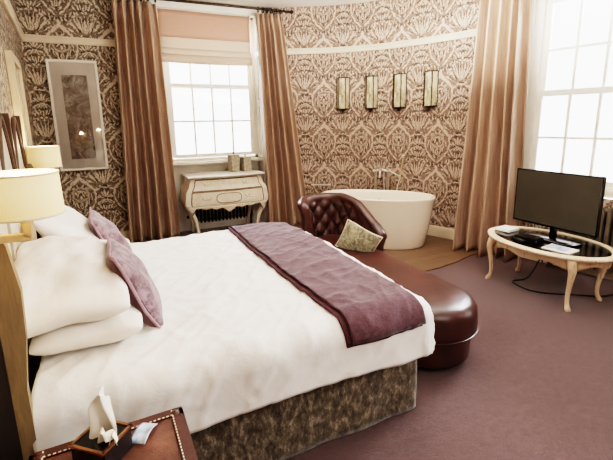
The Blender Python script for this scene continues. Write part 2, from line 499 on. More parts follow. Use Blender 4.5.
# ------------------------------------------------------------------ room shell
CEIL = 3.12
def wx(Y): return -.44-.09*(Y-1.45)          # left wall line
BL = (wx(5.75), 5.75)
ARC0 = [(2.2, 5.62), (2.6, 5.45), (3.0, 5.2), (3.35, 4.85), (3.6, 4.45), (3.78, 4.05), (3.93, 3.6), (4.05, 3.1)]
ARC = [tuple(v) for v in cr([(2.06, 5.75)]+ARC0[1:], 5)]
RD = Vector((.19, -.982)).normalized(); RN = Vector((RD.y*-1, RD.x)); RN = Vector((.982, .19)).normalized()
RP = Vector(ARC0[-1])
def rw(s, off=0): return RP+RD*s+RN*off      # right wall plan point
REND = rw((RP.y+2)/.982)

LEND = (wx(-2), -2.0)

def wall(name, pts, openings=(), z0=0, z1=CEIL, mat_=None, u0=0):
    bm = NB(); uvl = bm.loops.layers.uv.new('UVMap')
    S = [0]
    for q, r in zip(pts[:-1], pts[1:]): S.append(S[-1]+(Vector(r)-Vector(q)).length)
    ss = set(S); zs = {z0, z1}
    for o in openings: ss |= {o[0], o[1]}; zs |= {o[2], o[3]}
    ss = sorted(ss); zs = sorted(zs)
    def at(s):
        for i in range(len(S)-1):
            if s <= S[i+1]+1e-9:
                return Vector(pts[i]).lerp(Vector(pts[i+1]), (s-S[i])/(S[i+1]-S[i]))
        return Vector(pts[-1])
    for sa, sb in zip(ss[:-1], ss[1:]):
        if sb-sa < 1e-6: continue
        for za, zb in zip(zs[:-1], zs[1:]):
            ms, mz = (sa+sb)/2, (za+zb)/2
            if any(o[0] < ms < o[1] and o[2] < mz < o[3] for o in openings): continue
            A, B = at(sa), at(sb)
            f = bm.faces.new([bm.verts.new((A.x, A.y, za)), bm.verts.new((B.x, B.y, za)), bm.verts.new((B.x, B.y, zb)), bm.verts.new((A.x, A.y, zb))])
            for l, (s_, z_) in zip(f.loops, ((sa, za), (sb, za), (sb, zb), (sa, zb))): l[uvl].uv = (s_+u0, z_)
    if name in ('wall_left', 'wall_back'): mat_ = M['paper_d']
    bmesh.ops.remove_doubles(bm, verts=bm.verts[:], dist=1e-5)
    o = link(name, bm, mat_ or M['paper'], smooth=True)
    return tag(o, kind='structure')

WB0, WB1 = .66, 2.0                             # back window opening in x
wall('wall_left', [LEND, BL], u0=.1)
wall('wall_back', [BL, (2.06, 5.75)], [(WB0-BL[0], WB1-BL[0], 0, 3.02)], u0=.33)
wall('wall_bow', ARC, u0=.40)
RWL = (REND-RP).length
RO0, RO1 = .02, 1.25                            # will be re-based: opening measured from RP, s=-.30 lies on the bow
wall('wall_right', [tuple(RP), tuple(REND)], [(0.06, 1.34, .78, 2.88), (2.6, 4.0, .78, 2.88)], u0=.2)
wall('wall_front', [tuple(REND), LEND], u0=.0)
outline = [LEND, BL, (2.06, 5.75)]+ARC[1:]+[tuple(REND)]
def flat(name, poly, z, m):
    bm = NB(); bm.faces.new([bm.verts.new((q[0], q[1], z)) for q in poly])
    return tag(link(name, bm, m, smooth=False), kind='structure')
flat('floor', [(q[0], q[1]) for q in outline]+[], 0, M['carpet'])
# alcove floor below the back window
bm = NB(); bm.faces.new([bm.verts.new(q) for q in ((WB0, 5.75, 0), (WB1, 5.75, 0), (WB1, 6.1, 0), (WB0, 6.1, 0))])
tag(link('floor_alcove', bm, M['carpet'], smooth=False), kind='structure')
flat('ceiling', outline, CEIL, M['ceil'])
wood_poly = [(2.2, 5.60), (2.2, 3.05), (2.6, 3.04), (3.0, 3.06), (3.3, 3.11), (3.62, 3.2), (4.02, 3.22)]+[q for q in reversed(ARC) if q[1] > 3.25 and q[0] > 2.25]
bm = NB(); prism(bm, wood_poly, .001, .012)
tag(link('floor_boards', bm, M['boards'], smooth=False), kind='structure')

def strip(name, pts, prof, m, inward):
    """sweep profile (depth into room, z) along plan polyline"""
    bm = NB(); P = [Vector(q) for q in pts]; rings = []
    for i, q in enumerate(P):
        t = (P[min(i+1, len(P)-1)]-P[max(i-1, 0)]).normalized(); n = Vector((t.y, -t.x))*inward
        rings.append([(q.x+n.x*d, q.y+n.y*d, z) for d, z in prof])
    loft(bm, rings)
    return tag(link(name, bm, m, angle=30), kind='structure')
RAILP = [(0, 2.49), (.022, 2.49), (.03, 2.505), (.03, 2.535), (.042, 2.55), (.042, 2.565), (0, 2.57)]
SK = [(0, 0), (.022, 0), (.022, .12), (.012, .15), (0, .155)]
strip('trim_1', [BL, (.66, 5.75)], RAILP, M['trim'], 1)
strip('trim_2', ARC[3:-4], RAILP, M['trim'], 1)
strip('trim_3', [LEND, BL], RAILP, M['trim'], 1)
strip('baseboard_bow', ARC, SK, M['trim'], 1)
strip('baseboard_left', [LEND, BL], SK, M['trim'], 1)
strip('baseboard_back', [BL, (.66, 5.75)], SK, M['trim'], 1)
strip('baseboard_right', [tuple(RP), tuple(REND)], SK, M['trim'], 1)

# ------------------------------------------------------------------ windows
def frameM(org, dx, dn):
    """local x along the wall, y outward, z up"""
    return Matrix(((dx[0], dn[0], 0, org[0]), (dx[1], dn[1], 0, org[1]), (0, 0, 1, org[2] if len(org) > 2 else 0), (0, 0, 0, 1)))

def sash_window(name, Mx, x0, x1, cols, zs, yg, xo0, xo1, zo0, zo1, depth, zsill):
    """zs: bottom, bar, meeting, bar, top ; opening xo0..xo1, zo0..zo1"""
    root = empty(name, Mx.translation, kind='structure')
    inv = Matrix.Translation(Mx.translation).inverted()
    MM = inv @ Mx
    def part(nm, bm, m, par=root, **k):
        return link(nm, bm, m, par, **k)
    zb, z1, zm, z2, zt = zs
    # linings and boxes
    bm = NB()
    for (a_, b_) in ((xo0-.02, x0-.055), (x1+.055, xo1+.02)):
        bx(bm, a_, b_, yg-.05, yg+.10, zo0, zo1, MM)
    bx(bm, xo0-.02, xo1+.02, yg-.05, yg+.10, zt+.055, zo1+.1, MM)
    bx(bm, xo0-.02, xo1+.02, yg-.05, yg+.10, zo0, zb-.06, MM)
    part('window_frame', bm, M['paint'], smooth=False)
    # reveals with shutter panels
    for sx, xx in ((1, xo0), (-1, xo1)):
        bm = NB()
        bx(bm, min(xx, xx-sx*.03), max(xx, xx-sx*.03), 0.0, yg-.05, zo0, zo1, MM)
        for (pa, pb) in ((zsill+.06, zsill+.75), (zsill+.85, zsill+1.45), (zsill+1.53, zo1-.08)):
            ya, yb = .045, yg-.095
            if yb-ya < .03: ya, yb = .02, yg-.07
            for (q0, q1, w0, w1) in ((ya, yb, pa, pa+.02), (ya, yb, pb-.02, pb), (ya, ya+.015, pa, pb), (yb-.015, yb, pa, pb)):
                bx(bm, min(xx, xx+sx*.012), max(xx, xx+sx*.012), q0, q1, w0, w1, MM)
        part('shutter_panel', bm, M['paint'], smooth=False)
    bm = NB(); bx(bm, xo0, xo1, 0, yg-.05, zo1, zo1+.03, MM); part('head_lining', bm, M['paint'], smooth=False)
    bm = NB(); bx(bm, xo0-.03, xo1+.03, -.035, yg-.05, zsill-.035, zsill, MM, .006); part('sill', bm, M['paint'])
    if zo0 < .1:
        bm = NB(); bx(bm, xo0, xo1, yg-.06, yg-.03, 0, zsill-.035, MM)
        for k in range(3):
            w = (xo1-xo0)/3; q = xo0+k*w
            bx(bm, q+.08, q+w-.08, yg-.068, yg-.058, .22, zsill-.14, MM)
        part('apron_panel', bm, M['paint'], smooth=False)
    # sashes: upper outside, lower inside
    def sash(za, zb_, zbar, yy):
        b = NB()
        bx(b, x0-.055, x0, yy, yy+.04, za-.05, zb_+.05, MM); bx(b, x1, x1+.055, yy, yy+.04, za-.05, zb_+.05, MM)
        bx(b, x0, x1, yy, yy+.04, za-.055, za, MM); bx(b, x0, x1, yy, yy+.04, zb_, zb_+.045, MM)
        s = part('sash', b, M['paint'], smooth=False)
        b = NB()
        bx(b, x0, x1, yy+.004, yy+.034, zbar-.012, zbar+.012, MM)
        for k in range(1, cols):
            q = x0+(x1-x0)*k/cols
            bx(b, q-.012, q+.012, yy+.003, yy+.033, za, zb_, MM)
        part('glazing_bars', b, M['paint'], s, smooth=False)
        b = NB(); bx(b, x0, x1, yy+.018, yy+.022, za, zb_, MM); part('pane', b, M['glass'], s, smooth=False)
    sash(zb, zm-.02, z1, yg-.04); sash(zm+.02, zt, z2, yg+.0)
    return root

W1M = frameM((0, 5.75, 0), (1, 0), (0, 1))
sash_window('window_1', W1M, .80, 1.90, 4, (1.12, 1.58, 2.07, 2.5, 2.94), .25, WB0, WB1, 0, 3.02, .3, 1.03)
W2M = frameM((RP.x, RP.y, 0), RD, RN)
sash_window('window_2', W2M, -.15+.357, 1.27, 4, (.93, 1.345, 1.81, 2.24, 2.70), .12, 0.06, 1.34, .78, 2.88, .2, .86)
sash_window('fill_window', W2M, 2.74, 3.86, 4, (.93, 1.345, 1.81, 2.24, 2.70), .12, 2.6, 4.0, .78, 2.88, .2, .86)  # unseen window added to let in fill light near the camera
# casing round the back window
bm = NB()
bx(bm, WB0-.09, WB0, 5.722, 5.75, 0, 3.02); bx(bm, WB1, WB1+.06, 5.722, 5.75, 0, 3.02); bx(bm, WB0-.09, WB1+.06, 5.722, 5.75, 3.0, 3.10)
tag(link('trim_4', bm, M['paint'], smooth=False), kind='structure')

# ------------------------------------------------------------------ curtains
def curtain(name, label, A0, B0, A1, B1, zt, folds, amp, side, seed, group='long rose tan curtains'):
    """A0,B0 bottom plan points, A1,B1 top ones"""
    A0, B0, A1, B1 = map(Vector, (A0, B0, A1, B1))
    n = (B1-A1).normalized(); n = Vector((n.y, -n.x))*side
    rnd = random.Random(seed)
    ph = [rnd.uniform(-.5, .5) for _ in range(folds*2+3)]
    wd = [rnd.uniform(.6, 1.25) for _ in range(folds+1)]
    bm = NB()
    cumw = [0]
    for w in wd[:folds]: cumw.append(cumw[-1]+w)
    def fold(u):
        x = u*cumw[-1]; k = 0
        while k < folds-1 and x > cumw[k+1]: k += 1
        return k+(x-cumw[k])/wd[k]
    def f(u, v):
        z = .006+v*(zt-.006)
        uu = u+.012*math.sin(2*PI*(v*1.1)+u*5)*(1-v)
        q = fold(min(max(uu, 0), 1))
        top = sst(.9, .985, v)
        s = math.sin(2*PI*q)
        s = math.copysign(abs(s)**.8, s)
        d = amp*(s*(1-.35*top)+.28*math.sin(2*PI*q*.5+ph[0]*6+v*1.2)*(1-v*.7)+.16*noise.noise((q*1.7, v*2.0, seed)))
        d *= lerp(1.0, .8, v)
        w = v**1.0
        P = A0.lerp(B0, u).lerp(A1.lerp(B1, u), w)
        waist = 1
        P = P+n*d
        P = P+(B1-A1).normalized()*(.012*math.cos(2*PI*q)*(1-top))
        return Vector((P.x, P.y, z))
    grid(bm, f, folds*22, 44)
    o = link(name, bm, M['curtain'], angle=180)
    o.location = (0, 0, 0)
    sm = o.modifiers.new('thick', 'SOLIDIFY'); sm.thickness = .006
    return tag(o, label, 'curtain', group)
curtain('curtain', 'rose tan curtain left of the dresser, beside the tall framed picture', (.06, 5.60), (.70, 5.61), (.15, 5.60), (.64, 5.60), 3.0, 5, .10, 1, 3)
curtain('curtain', 'rose tan curtain between the dresser and the freestanding bath', (1.97, 5.56), (2.58, 5.37), (1.92, 5.59), (2.28, 5.54), 3.0, 5, .09, 1, 11)
curtain('curtain', 'rose tan curtain between the bath and the television', (3.64, 3.47), (3.91, 2.84), (3.76, 3.42), (3.94, 3.0), 3.04, 5, .115, 1, 5)

# pole of the back window with dark rings
root = empty('curtain_pole', (1.2, 5.62, 3.075), 'dark metal curtain pole across the top of the back window', 'curtain pole')
bm = NB(); tube(bm, [(0.02, 5.62, 3.055), (2.44, 5.55, 3.055)], .015, 12); linkw('pole', bm, M['pewter'], root)
for x in (.02, 2.44):
    bm = NB(); sphere(bm, (x, 5.62 if x < 1 else 5.55, 3.055), .028); linkw('finial', bm, M['pewter'], root)
for x in [.16+.08*k for k in range(7)]+[1.95+.064*k for k in range(6)]:
    bm = NB()
    ring = [(x+.004*math.sin(t*.8), 5.62-.029*x+.030*math.sin(t*2*PI/16), 3.045+.030*math.cos(t*2*PI/16)) for t in range(17)]
    tube(bm, ring, .0065, 6); linkw('ring', bm, M['pewter'], root)
for x in (.08, 2.40):
    bm = NB(); bx(bm, x-.008, x+.008, 5.56, 5.75, 3.048, 3.062); linkw('bracket', bm, M['pewter'], root)

# roman blind
root = empty('roman_blind', (1.3, 5.80, 3.0), 'salmon roman blind half drawn down over the back window', 'blind')
bm = NB()
grid(bm, lambda u, v: Vector((lerp(.68, 1.90, u), 5.82+.004*math.sin(u*9+v*3), lerp(2.665, 3.0, v))), 24, 6)
o = linkw('upper_panel', bm, M['blind_top'], root); o['label'] = 'salmon pink upper panel'
o.modifiers.new('t', 'SOLIDIFY').thickness = .006
for k, (za, zb, yy) in enumerate(((2.51, 2.67, 5.818), (2.42, 2.53, 5.805), (2.345, 2.45, 5.79))):
    bm = NB()
    def bl(u, v, za=za, zb=zb, yy=yy, k=k):
        sag = -.012*math.sin(PI*u)*(k > 0)
        return Vector((lerp(.68, 1.90+.006*k, u), yy-.022*math.sin(PI*(1-v))*(k+.3)*.6, lerp(za, zb, v)+sag*(1-v)))
    grid(bm, bl, 24, 8)
    o = linkw('fold', bm, M['blind_low'], root); o['label'] = 'pale backlit lower fold'
    o.modifiers.new('t', 'SOLIDIFY').thickness = .004
bm = NB(); bx(bm, .68, 1.90, 5.82, 5.86, 2.985, 3.018); linkw('head_rail', bm, M['paint'], root)

# ------------------------------------------------------------------ picture
root = empty('framed_picture', (-.35, 5.75, 1.65), 'tall narrow picture in a cream frame on the damask wall, left of the window', 'picture')
bm = NB(); X0, X1, Z0, Z1 = -.615, -.085, 1.0, 2.31; fwid = .028
for (q0, q1, w0, w1) in ((X0, X1, Z0, Z0+fwid), (X0, X1, Z1-fwid, Z1), (X0, X0+fwid, Z0+fwid, Z1-fwid), (X1-fwid, X1, Z0+fwid, Z1-fwid)):
    bx(bm, q0, q1, 5.705, 5.748, w0, w1, None, .005)
linkw('frame', bm, M['picframe'], root)
bm = NB()
xi0, xi1, zi0, zi1 = X0+.135, X1-.125, Z0+.14, Z1-.17
for (q0, q1, w0, w1) in ((X0+.02, X1-.02, Z0+.02, zi0), (X0+.02, X1-.02, zi1, Z1-.02), (X0+.02, xi0, zi0, zi1), (xi1, X1-.02, zi0, zi1)):
    bx(bm, q0, q1, 5.728, 5.738, w0, w1)
linkw('mount', bm, M['mat'], root, smooth=False)
bm = NB(); bx(bm, xi0-.005, xi1+.005, 5.738, 5.745, zi0-.005, zi1+.005); linkw('print', bm, M['print'], root, smooth=False)
bm = NB(); bx(bm, X0+.02, X1-.02, 5.716, 5.719, Z0+.02, Z1-.02); linkw('glass', bm, M['pglass'], root, smooth=False)

# ------------------------------------------------------------------ wall sconces
def arc_at(px_pts):  # helper: nearest arc frame to a plan direction ratio x/y
    best = None
    for i in range(len(ARC)-1):
        q, r = Vector(ARC[i]), Vector(ARC[i+1])
        for k in range(20):
            m = q.lerp(r, k/20)
            e = abs(m.x/m.y-px_pts)
            if best is None or e < best[0]: best = (e, m, (r-q).normalized())
    return best[1], best[2]
proto = None
SC_R = (.591, .685, .786, .905)
SLAB = ('mirrored wall sconce nearest the back window curtain, leftmost of four', 'second mirrored wall sconce from the left above the bath',
        'third mirrored wall sconce from the left above the bath', 'mirrored wall sconce nearest the right curtain, rightmost of four')
for k, rr in enumerate(SC_R):
    m, t = arc_at(rr)
    ang = math.atan2(t.y, t.x)
    if proto is None:
        root = empty('wall_sconce', (0, 0, 0)); h, w, dp = .44, .185, .075
        P2 = [(-w/2, 0), (-w/2*.52, -dp), (w/2*.52, -dp), (w/2, 0)]
        for i in range(3):
            (xa, ya), (xb, yb) = P2[i], P2[i+1]
            d = Vector((xb-xa, yb-ya)); n = Vector((-d.y, d.x)).normalized()*.002
            bm = NB(); prism(bm, [(xa, ya), (xb, yb), (xb+n.x, yb+n.y), (xa+n.x, ya+n.y)], -h/2+.012, h/2-.012)
            link('mirror_panel', bm, M['mirror'], root, smooth=False)
        bm = NB()
        for z in (-h/2, h/2-.012): prism(bm, [(-w/2-.006, .0), (-w/2*.52-.004, -dp-.006), (w/2*.52+.004, -dp-.006), (w/2+.006, .0)], z, z+.012)
        for (xx, yy) in P2:
            bx(bm, xx-.005, xx+.005, yy-.005, yy+.005, -h/2, h/2)
        link('frame', bm, M['pewter'], root, smooth=False)
        bm = NB(); bx(bm, -w/2-.004, w/2+.004, -.006, .0, -h/2, h/2); link('back_plate', bm, M['pewter'], root, smooth=False)
        bm = NB(); lathe(bm, [(.004, -.045), (.014, -.035), (.010, -.025), (.03, -.012), (.035, 0)], (0, -.035, -h/2), 14); link('finial', bm, M['pewter'], root)
        proto = root; o = root
    else:
        o = copy_tree(proto)
    o.location = (m.x+t.y*.005, m.y-t.x*.005, 1.935); o.rotation_euler = (0, 0, ang)
    tag(o, SLAB[k], 'wall light', 'mirrored sconces above the bath')

# ------------------------------------------------------------------ bath
def sup(a_, b_, th, e=2.3):
    c, s = math.cos(th), math.sin(th)
    return a_*math.copysign(abs(c)**(2/e), c), b_*math.copysign(abs(s)**(2/e), s)
TC = Vector((2.94, 4.15, .012)); TA = math.radians(-43)
root = empty('bathtub', TC, 'freestanding white oval bath in front of the damask bow wall', 'bathtub', rz=TA)
prof = [(.60, .29, 0), (.635, .325, .004), (.65, .335, .03), (.70, .355, .25), (.735, .372, .47), (.752, .382, .55), (.757, .386, .568), (.755, .384, .578), (.745, .376, .582), (.728, .36, .578), (.715, .348, .56), (.68, .32, .42), (.60, .27, .2), (.50, .21, .13), (.2, .08, .115)]
bm = NB(); N = 64
loft(bm, [[Vector((*sup(a_*.945, b_*.945, 2*PI*i/N), z*1.075)) for i in range(N)] for a_, b_, z in prof]); link('tub_shell', bm, M['tub'], root, angle=60)
bm = NB(); lathe(bm, [(.03, .116), (.03, .122), (.02, .124)], (0, 0, 0), 20); link('drain', bm, M['chrome'], root)
bm = NB(); lathe(bm, [(.024, 0), (.024, .006), (.012, .008)], (0, 0, 0), 16, Matrix.Translation((0, .30, .50)) @ Matrix.Rotation(PI/2, 4, 'X')); link('overflow', bm, M['chrome'], root)

# freestanding bath tap behind the tub
tb = Vector((3.32, 4.56)); td = Vector((math.cos(TA), math.sin(TA)))
tin = Vector((math.sin(TA), -math.cos(TA)))  # towards the room
tin = -Vector((.7, .7)).normalized()
root = empty('bath_tap', (tb.x, tb.y, .012), 'chrome floor standing bath mixer with hand shower behind the white bath', 'tap')
def T3(s, n, z): q = tb+td*s+tin*n; return (q.x, q.y, z)
for s in (-.085, .085):
    bm = NB(); tube(bm, [T3(s, 0, .012), T3(s, 0, .86)], .018, 12); linkw('standpipe', bm, M['chrome'], root)
    bm = NB(); tube(bm, [T3(s, 0, .012), T3(s, 0, .02)], .035, 16); linkw('floor_flange', bm, M['chrome'], root)
    bm = NB(); tube(bm, [T3(s, -.03, .875), T3(s, .05, .875)], .028, 14); linkw('valve', bm, M['chrome'], root)
    bm = NB()
    tube(bm, [T3(s-.035, .06, .875), T3(s+.035, .06, .875)], .008, 8); tube(bm, [T3(s, .06, .84), T3(s, .06, .91)], .008, 8)
    linkw('cross_handle', bm, M['chrome'], root)
bm = NB(); tube(bm, [T3(-.12, 0, .875), T3(.12, 0, .875)], .016, 12); linkw('crossbar', bm, M['chrome'], root)
bm = NB(); tube(bm, cr([T3(0, 0, .875), T3(0, .08, .90), T3(0, .17, .88), T3(0, .2, .80)], 6), .016, 10); linkw('spout', bm, M['chrome'], root)
bm = NB(); tube(bm, cr([T3(.24, .02, .74), T3(.262, .03, .90), T3(.285, .03, 1.06)], 6), .011, 10); linkw('hand_shower', bm, M['brass'], root)
bm = NB(); sphere(bm, T3(.29, .045, 1.08), .03, n=10, s=(1, 1, .8)); linkw('shower_head', bm, M['chrome'], root)
bm = NB(); tube(bm, [T3(.09, 0, .875), T3(.17, .01, .84), T3(.245, .02, .80)], .008, 8); linkw('cradle', bm, M['chrome'], root)
bm = NB(); tube(bm, cr([T3(.03, .03, .86), T3(.05, .12, .68), T3(.09, .22, .50), T3(.15, .26, .42), T3(.20, .2, .5), T3(.225, .1, .66), T3(.242, .02, .76)], 8), .008, 8); linkw('hose', bm, M['chrome'], root)

# towel rail at the left end of the bath
m, t = arc_at(.52)
root = empty('towel_rail', (m.x, m.y, .62), 'small chrome towel rail on the damask wall by the left end of the bath', 'towel rail', rz=math.atan2(t.y, t.x))
for x in (-.12, .12):
    bm = NB(); tube(bm, [(x, 0, 0), (x, -.06, 0)], .010, 10); link('rail_post', bm, M['chrome'], root)
bm = NB(); tube(bm, [(-.15, -.06, 0), (.15, -.06, 0)], .009, 10); link('rail_bar', bm, M['chrome'], root)

# ------------------------------------------------------------------ radiators
def radiator(name, label, Mx, n, w, h, d, m, z0=.1):
    root = empty(name, Mx.translation, label, 'radiator')
    MM = Matrix.Translation(Mx.translation).inverted() @ Mx
    proto_ = None
    for k in range(n):
        if proto_ is None:
            bm = NB()
            for yy in (d*.18, d*.5, d*.82):
                pr = []
                for j in range(9):
                    z = z0+(h-z0)*j/8; r = w*.40*(1 if 0 < j < 8 else .5)
                    pr.append((r, z))
                lathe(bm, pr, (0, yy, 0), 10)
            for z in (z0+.04, h-.05):
                bx(bm, -w*.45, w*.45, d*.1, d*.9, z-.03, z+.03, None, .012)
            o = link('section', bm, m, root); proto_ = o
        else:
            o = proto_.copy(); C.objects.link(o); o.parent = root
        o.matrix_local = MM @ Matrix.Translation((w*(k+.5), 0, 0))
    for k in (0, n-1):
        bm = NB(); 
        for yy in (d*.25, d*.75): lathe(bm, [(.014, 0), (.018, .02), (.012, .06), (.016, z0+.03)], (0, yy, 0), 8)
        o = link('foot', bm, m, root); o.matrix_local = MM @ Matrix.Translation((w*(k+.5), 0, 0))
    bm = NB(); tube(bm, [(-.045, d/2, 0), (-.045, d/2, z0+.05), (-.02, d/2, z0+.06), (.02, d/2, z0+.06)], .010, 8); sphere(bm, (-.045, d/2, z0+.11), .026, n=8, s=(1, 1, 1.4))
    o = link('valve', bm, m, root); o.matrix_local = MM
    return root
radiator('cast_iron_radiator', 'dark cast iron radiator in the window alcove behind the dresser', frameM((.93, 5.915, 0), (1, 0), (0, 1)), 17, .055, .62, .075, M['iron'])
q = rw(.50, -.16)
radiator('cast_iron_radiator', 'taupe column radiator under the right window behind the television', frameM((q.x, q.y, 0), RD, RN), 14, .06, .72, .13, M['iron_taupe'])

# ------------------------------------------------------------------ dresser
DX, DY = 1.355, 5.40; HW = .515; DD = .52; ZS = 1.075
root = empty('bombe_dresser', (DX, DY+.17, 0), 'limed cream bombe dresser with two drawers below the back window', 'dresser')
def bul(z):
    t = (z-.0)/.79
    pts = [(0, -.30), (.10, -.36), (.28, -.10), (.45, .55), (.60, 1.0), (.75, .85), (.88, .30), (1.0, 0)]
    for (a0, b0), (a1, b1) in zip(pts[:-1], pts[1:]):
        if t <= a1: k = (t-a0)/(a1-a0); k = k*k*(3-2*k); return lerp(b0, b1, k)
    return 0
def dfront(u, z, off=0):
    b = bul(z)
    x = DX+u*(HW*.93+.095*b)
    yv = DY-.045*b-.035*math.cos(PI*u*.5)**1.5-off
    return Vector((x, yv, z))
bm = NB(); rings = []
for j in range(15):
    z = .40+(.775-.40)*j/14
    ring = [dfront(-1+2*i/24, z) for i in range(25)]
    b = bul(z); hx = HW*.93+.095*b
    for i in range(1, 9):
        ring.append(Vector((DX+hx-.02*(1-math.sin(PI*i/9))*0+.02*math.sin(PI*i/9)*b, DY+(DD-.01)*i/9, z)))
    ring.append(Vector((DX+hx*.97, DY+DD-.01, z))); ring.append(Vector((DX-hx*.97, DY+DD-.01, z)))
    for i in range(8, 0, -1):
        ring.append(Vector((DX-hx-.02*math.sin(PI*i/9)*b, DY+(DD-.01)*i/9, z)))
    rings.append(ring)
loft(bm, rings); linkw('carcass', bm, M['limed'], root)
# top
def topo(g): 
    o = []
    for i in range(25): u = -1+2*i/24; q = dfront(u, .79); o.append((DX+u*(HW*.96+.02+g), DY-.05-.035*math.cos(PI*u*.5)**1.5-g))
    o += [(DX+HW*.96+.02+g, DY+DD), (DX-HW*.96-.02-g, DY+DD)]
    return o
bm = NB(); loft(bm, [[(*q, z) for q in topo(g)] for g, z in ((-.03, .768), (0, .775), (.012, .785), (.014, .795), (.008, .803), (-.005, .806))]); linkw('dresser_top', bm, M['ctop'], root)
# drawers
def drawer(z0, z1, um, nm):
    d = None
    bm = NB(); off = .010
    f = lambda u, v: dfront(lerp(-um, um, u), lerp(z0, z1, v), off)
    vs = grid(bm, f, 24, 8)
    bmesh.ops.recalc_face_normals(bm, faces=bm.faces[:])
    be = [e for e in bm.edges if e.is_boundary]
    ex = bmesh.ops.extrude_edge_only(bm, edges=be)
    for v in [g for g in ex['geom'] if isinstance(g, bmesh.types.BMVert)]: v.co.y += .016
    d = linkw(nm, bm, M['limed'], root)
    # brown glazed outline
    bm = NB(); e = .012
    path = [dfront(lerp(-um-e, um+e, i/24), z0-.006, off*.4) for i in range(25)]+[dfront(um+e, lerp(z0-.006, z1+.006, i/6), off*.4) for i in range(7)]+[dfront(lerp(um+e, -um-e, i/24), z1+.006, off*.4) for i in range(25)]+[dfront(-um-e, lerp(z1+.006, z0-.006, i/6), off*.4) for i in range(7)]
    tube(bm, path, .0055, 6); 
    o = link('outline_bead', bm, M['limed_line'], d)
    bmesh_inv = Matrix.Translation(root.location).inverted()
    o.data.transform(bmesh_inv)
    for u in (-.52, .52):
        bm = NB(); zc = (z0+z1)/2+.005
        pts = [dfront(u+dx, zc+dz, off+dy) for dx, dz, dy in ((-.10, .012, .002), (-.085, .0, .012), (-.04, -.008, .02), (0, -.004, .024), (.04, -.008, .02), (.085, .0, .012), (.10, .012, .002))]
        tube(bm, cr(pts, 4), .006, 8)
        for dx in (-.1, 0, .1): sphere(bm, dfront(u+dx, zc+.012, off), .012, n=6, s=(1.2, .5, 1))
        o = link('handle', bm, M['limed'], d); o.data.transform(bmesh_inv)
    return d
drawer(.625, .75, .86, 'drawer'); d2 = drawer(.435, .60, .86, 'drawer')
# cartouche line on the lower drawer
bm = NB(); pth = []
for i in range(33):
    th = 2*PI*i/32; a_, b_ = sup(.30, .062, th, 3.2); pth.append(dfront(a_, .517+b_, .012))
tube(bm, pth, .004, 6); o = link('cartouche', bm, M['limed_line'], d2); o.data.transform(Matrix.Translation(root.location).inverted())
# scalloped apron
def apz(u):
    a_ = abs(u)
    return .40-.075*math.exp(-(u/.13)**2)-.03*math.exp(-((a_-.33)/.10)**2)-.02*math.exp(-((a_-.58)/.09)**2)-.30*max(0, (a_-.80)/.2)**1.5*.5
bm = NB()
grid(bm, lambda u, v: dfront(lerp(-.97, .97, u), lerp(apz(lerp(-.97, .97, u)), .43, v), .004), 80, 4)
o = linkw('apron', bm, M['limed'], root); sm = o.modifiers.new('t', 'SOLIDIFY'); sm.thickness = .02; sm.offset = 0
bm = NB(); tube(bm, [dfront(lerp(-.93, .93, i/80), apz(lerp(-.93, .93, i/80))+.004, .012) for i in range(81)], .007, 6)
linkw('apron_bead', bm, M['limed_line'], root)
for sx in (-1, 1):
    bm = NB(); pts = []; rs = []
    for j in range(15):
        z = .46*(1-j/14); q = dfront(sx*.97, z); pts.append((q.x-sx*.012, q.y+.035, z+.0)); rs.append(lerp(.042, .022, sst(0, .8, j/14))+(.010 if j > 12 else 0))
    tube(bm, pts, rs, 12); linkw('leg', bm, M['limed'], root)
    bm = NB(); pts = []; rs = []
    for j in range(15):
        z = .46*(1-j/14); q = dfront(sx*.97, z); pts.append((q.x-sx*.012, DY+DD-.05-.02*bul(z), z)); rs.append(lerp(.038, .022, sst(0, .8, j/14)))
    tube(bm, pts, rs, 12); linkw('leg', bm, M['limed'], root)
# side scalloped aprons
for sx in (-1, 1):
    bm = NB()
    def sap(u, v, sx=sx):
        zl = .36+.05*math.cos(2*PI*u)*.6
        z = lerp(zl, .43, v); hx = HW*.93+.095*bul(z)
        return Vector((DX+sx*(hx+.003), DY+.02+u*(DD-.05), z))
    grid(bm, sap, 16, 3); o = linkw('side_apron', bm, M['limed'], root); o.modifiers.new('t', 'SOLIDIFY').thickness = .015
root.scale = (1, 1, ZS)
# two canisters on the dresser
for k, (px, py, w, h, lab) in enumerate(((1.53, 5.66, .125, .22, 'taller mottled canister with a knobbed lid on the dresser, nearer the window middle'), (1.70, 5.64, .12, .18, 'shorter mottled canister with a knobbed lid on the dresser, nearer the curtain'))):
    c = empty('lidded_canister', (px, py, .806*ZS), lab, 'canister', 'canisters on the dresser', rz=.25)
    bm = NB(); box(bm, (0, 0, h/2), (w, w, h), None, .006); link('canister_body', bm, M['canister'], c)
    bm = NB(); box(bm, (0, 0, h+.011), (w+.008, w+.008, .022), None, .005); l = link('lid', bm, M['canister'], c)
    bm = NB(); lathe(bm, [(.006, 0), (.006, .015), (.013, .024), (.012, .034), (.004, .038)], (0, 0, h+.022), 12); link('knob', bm, M['pewter'], l)

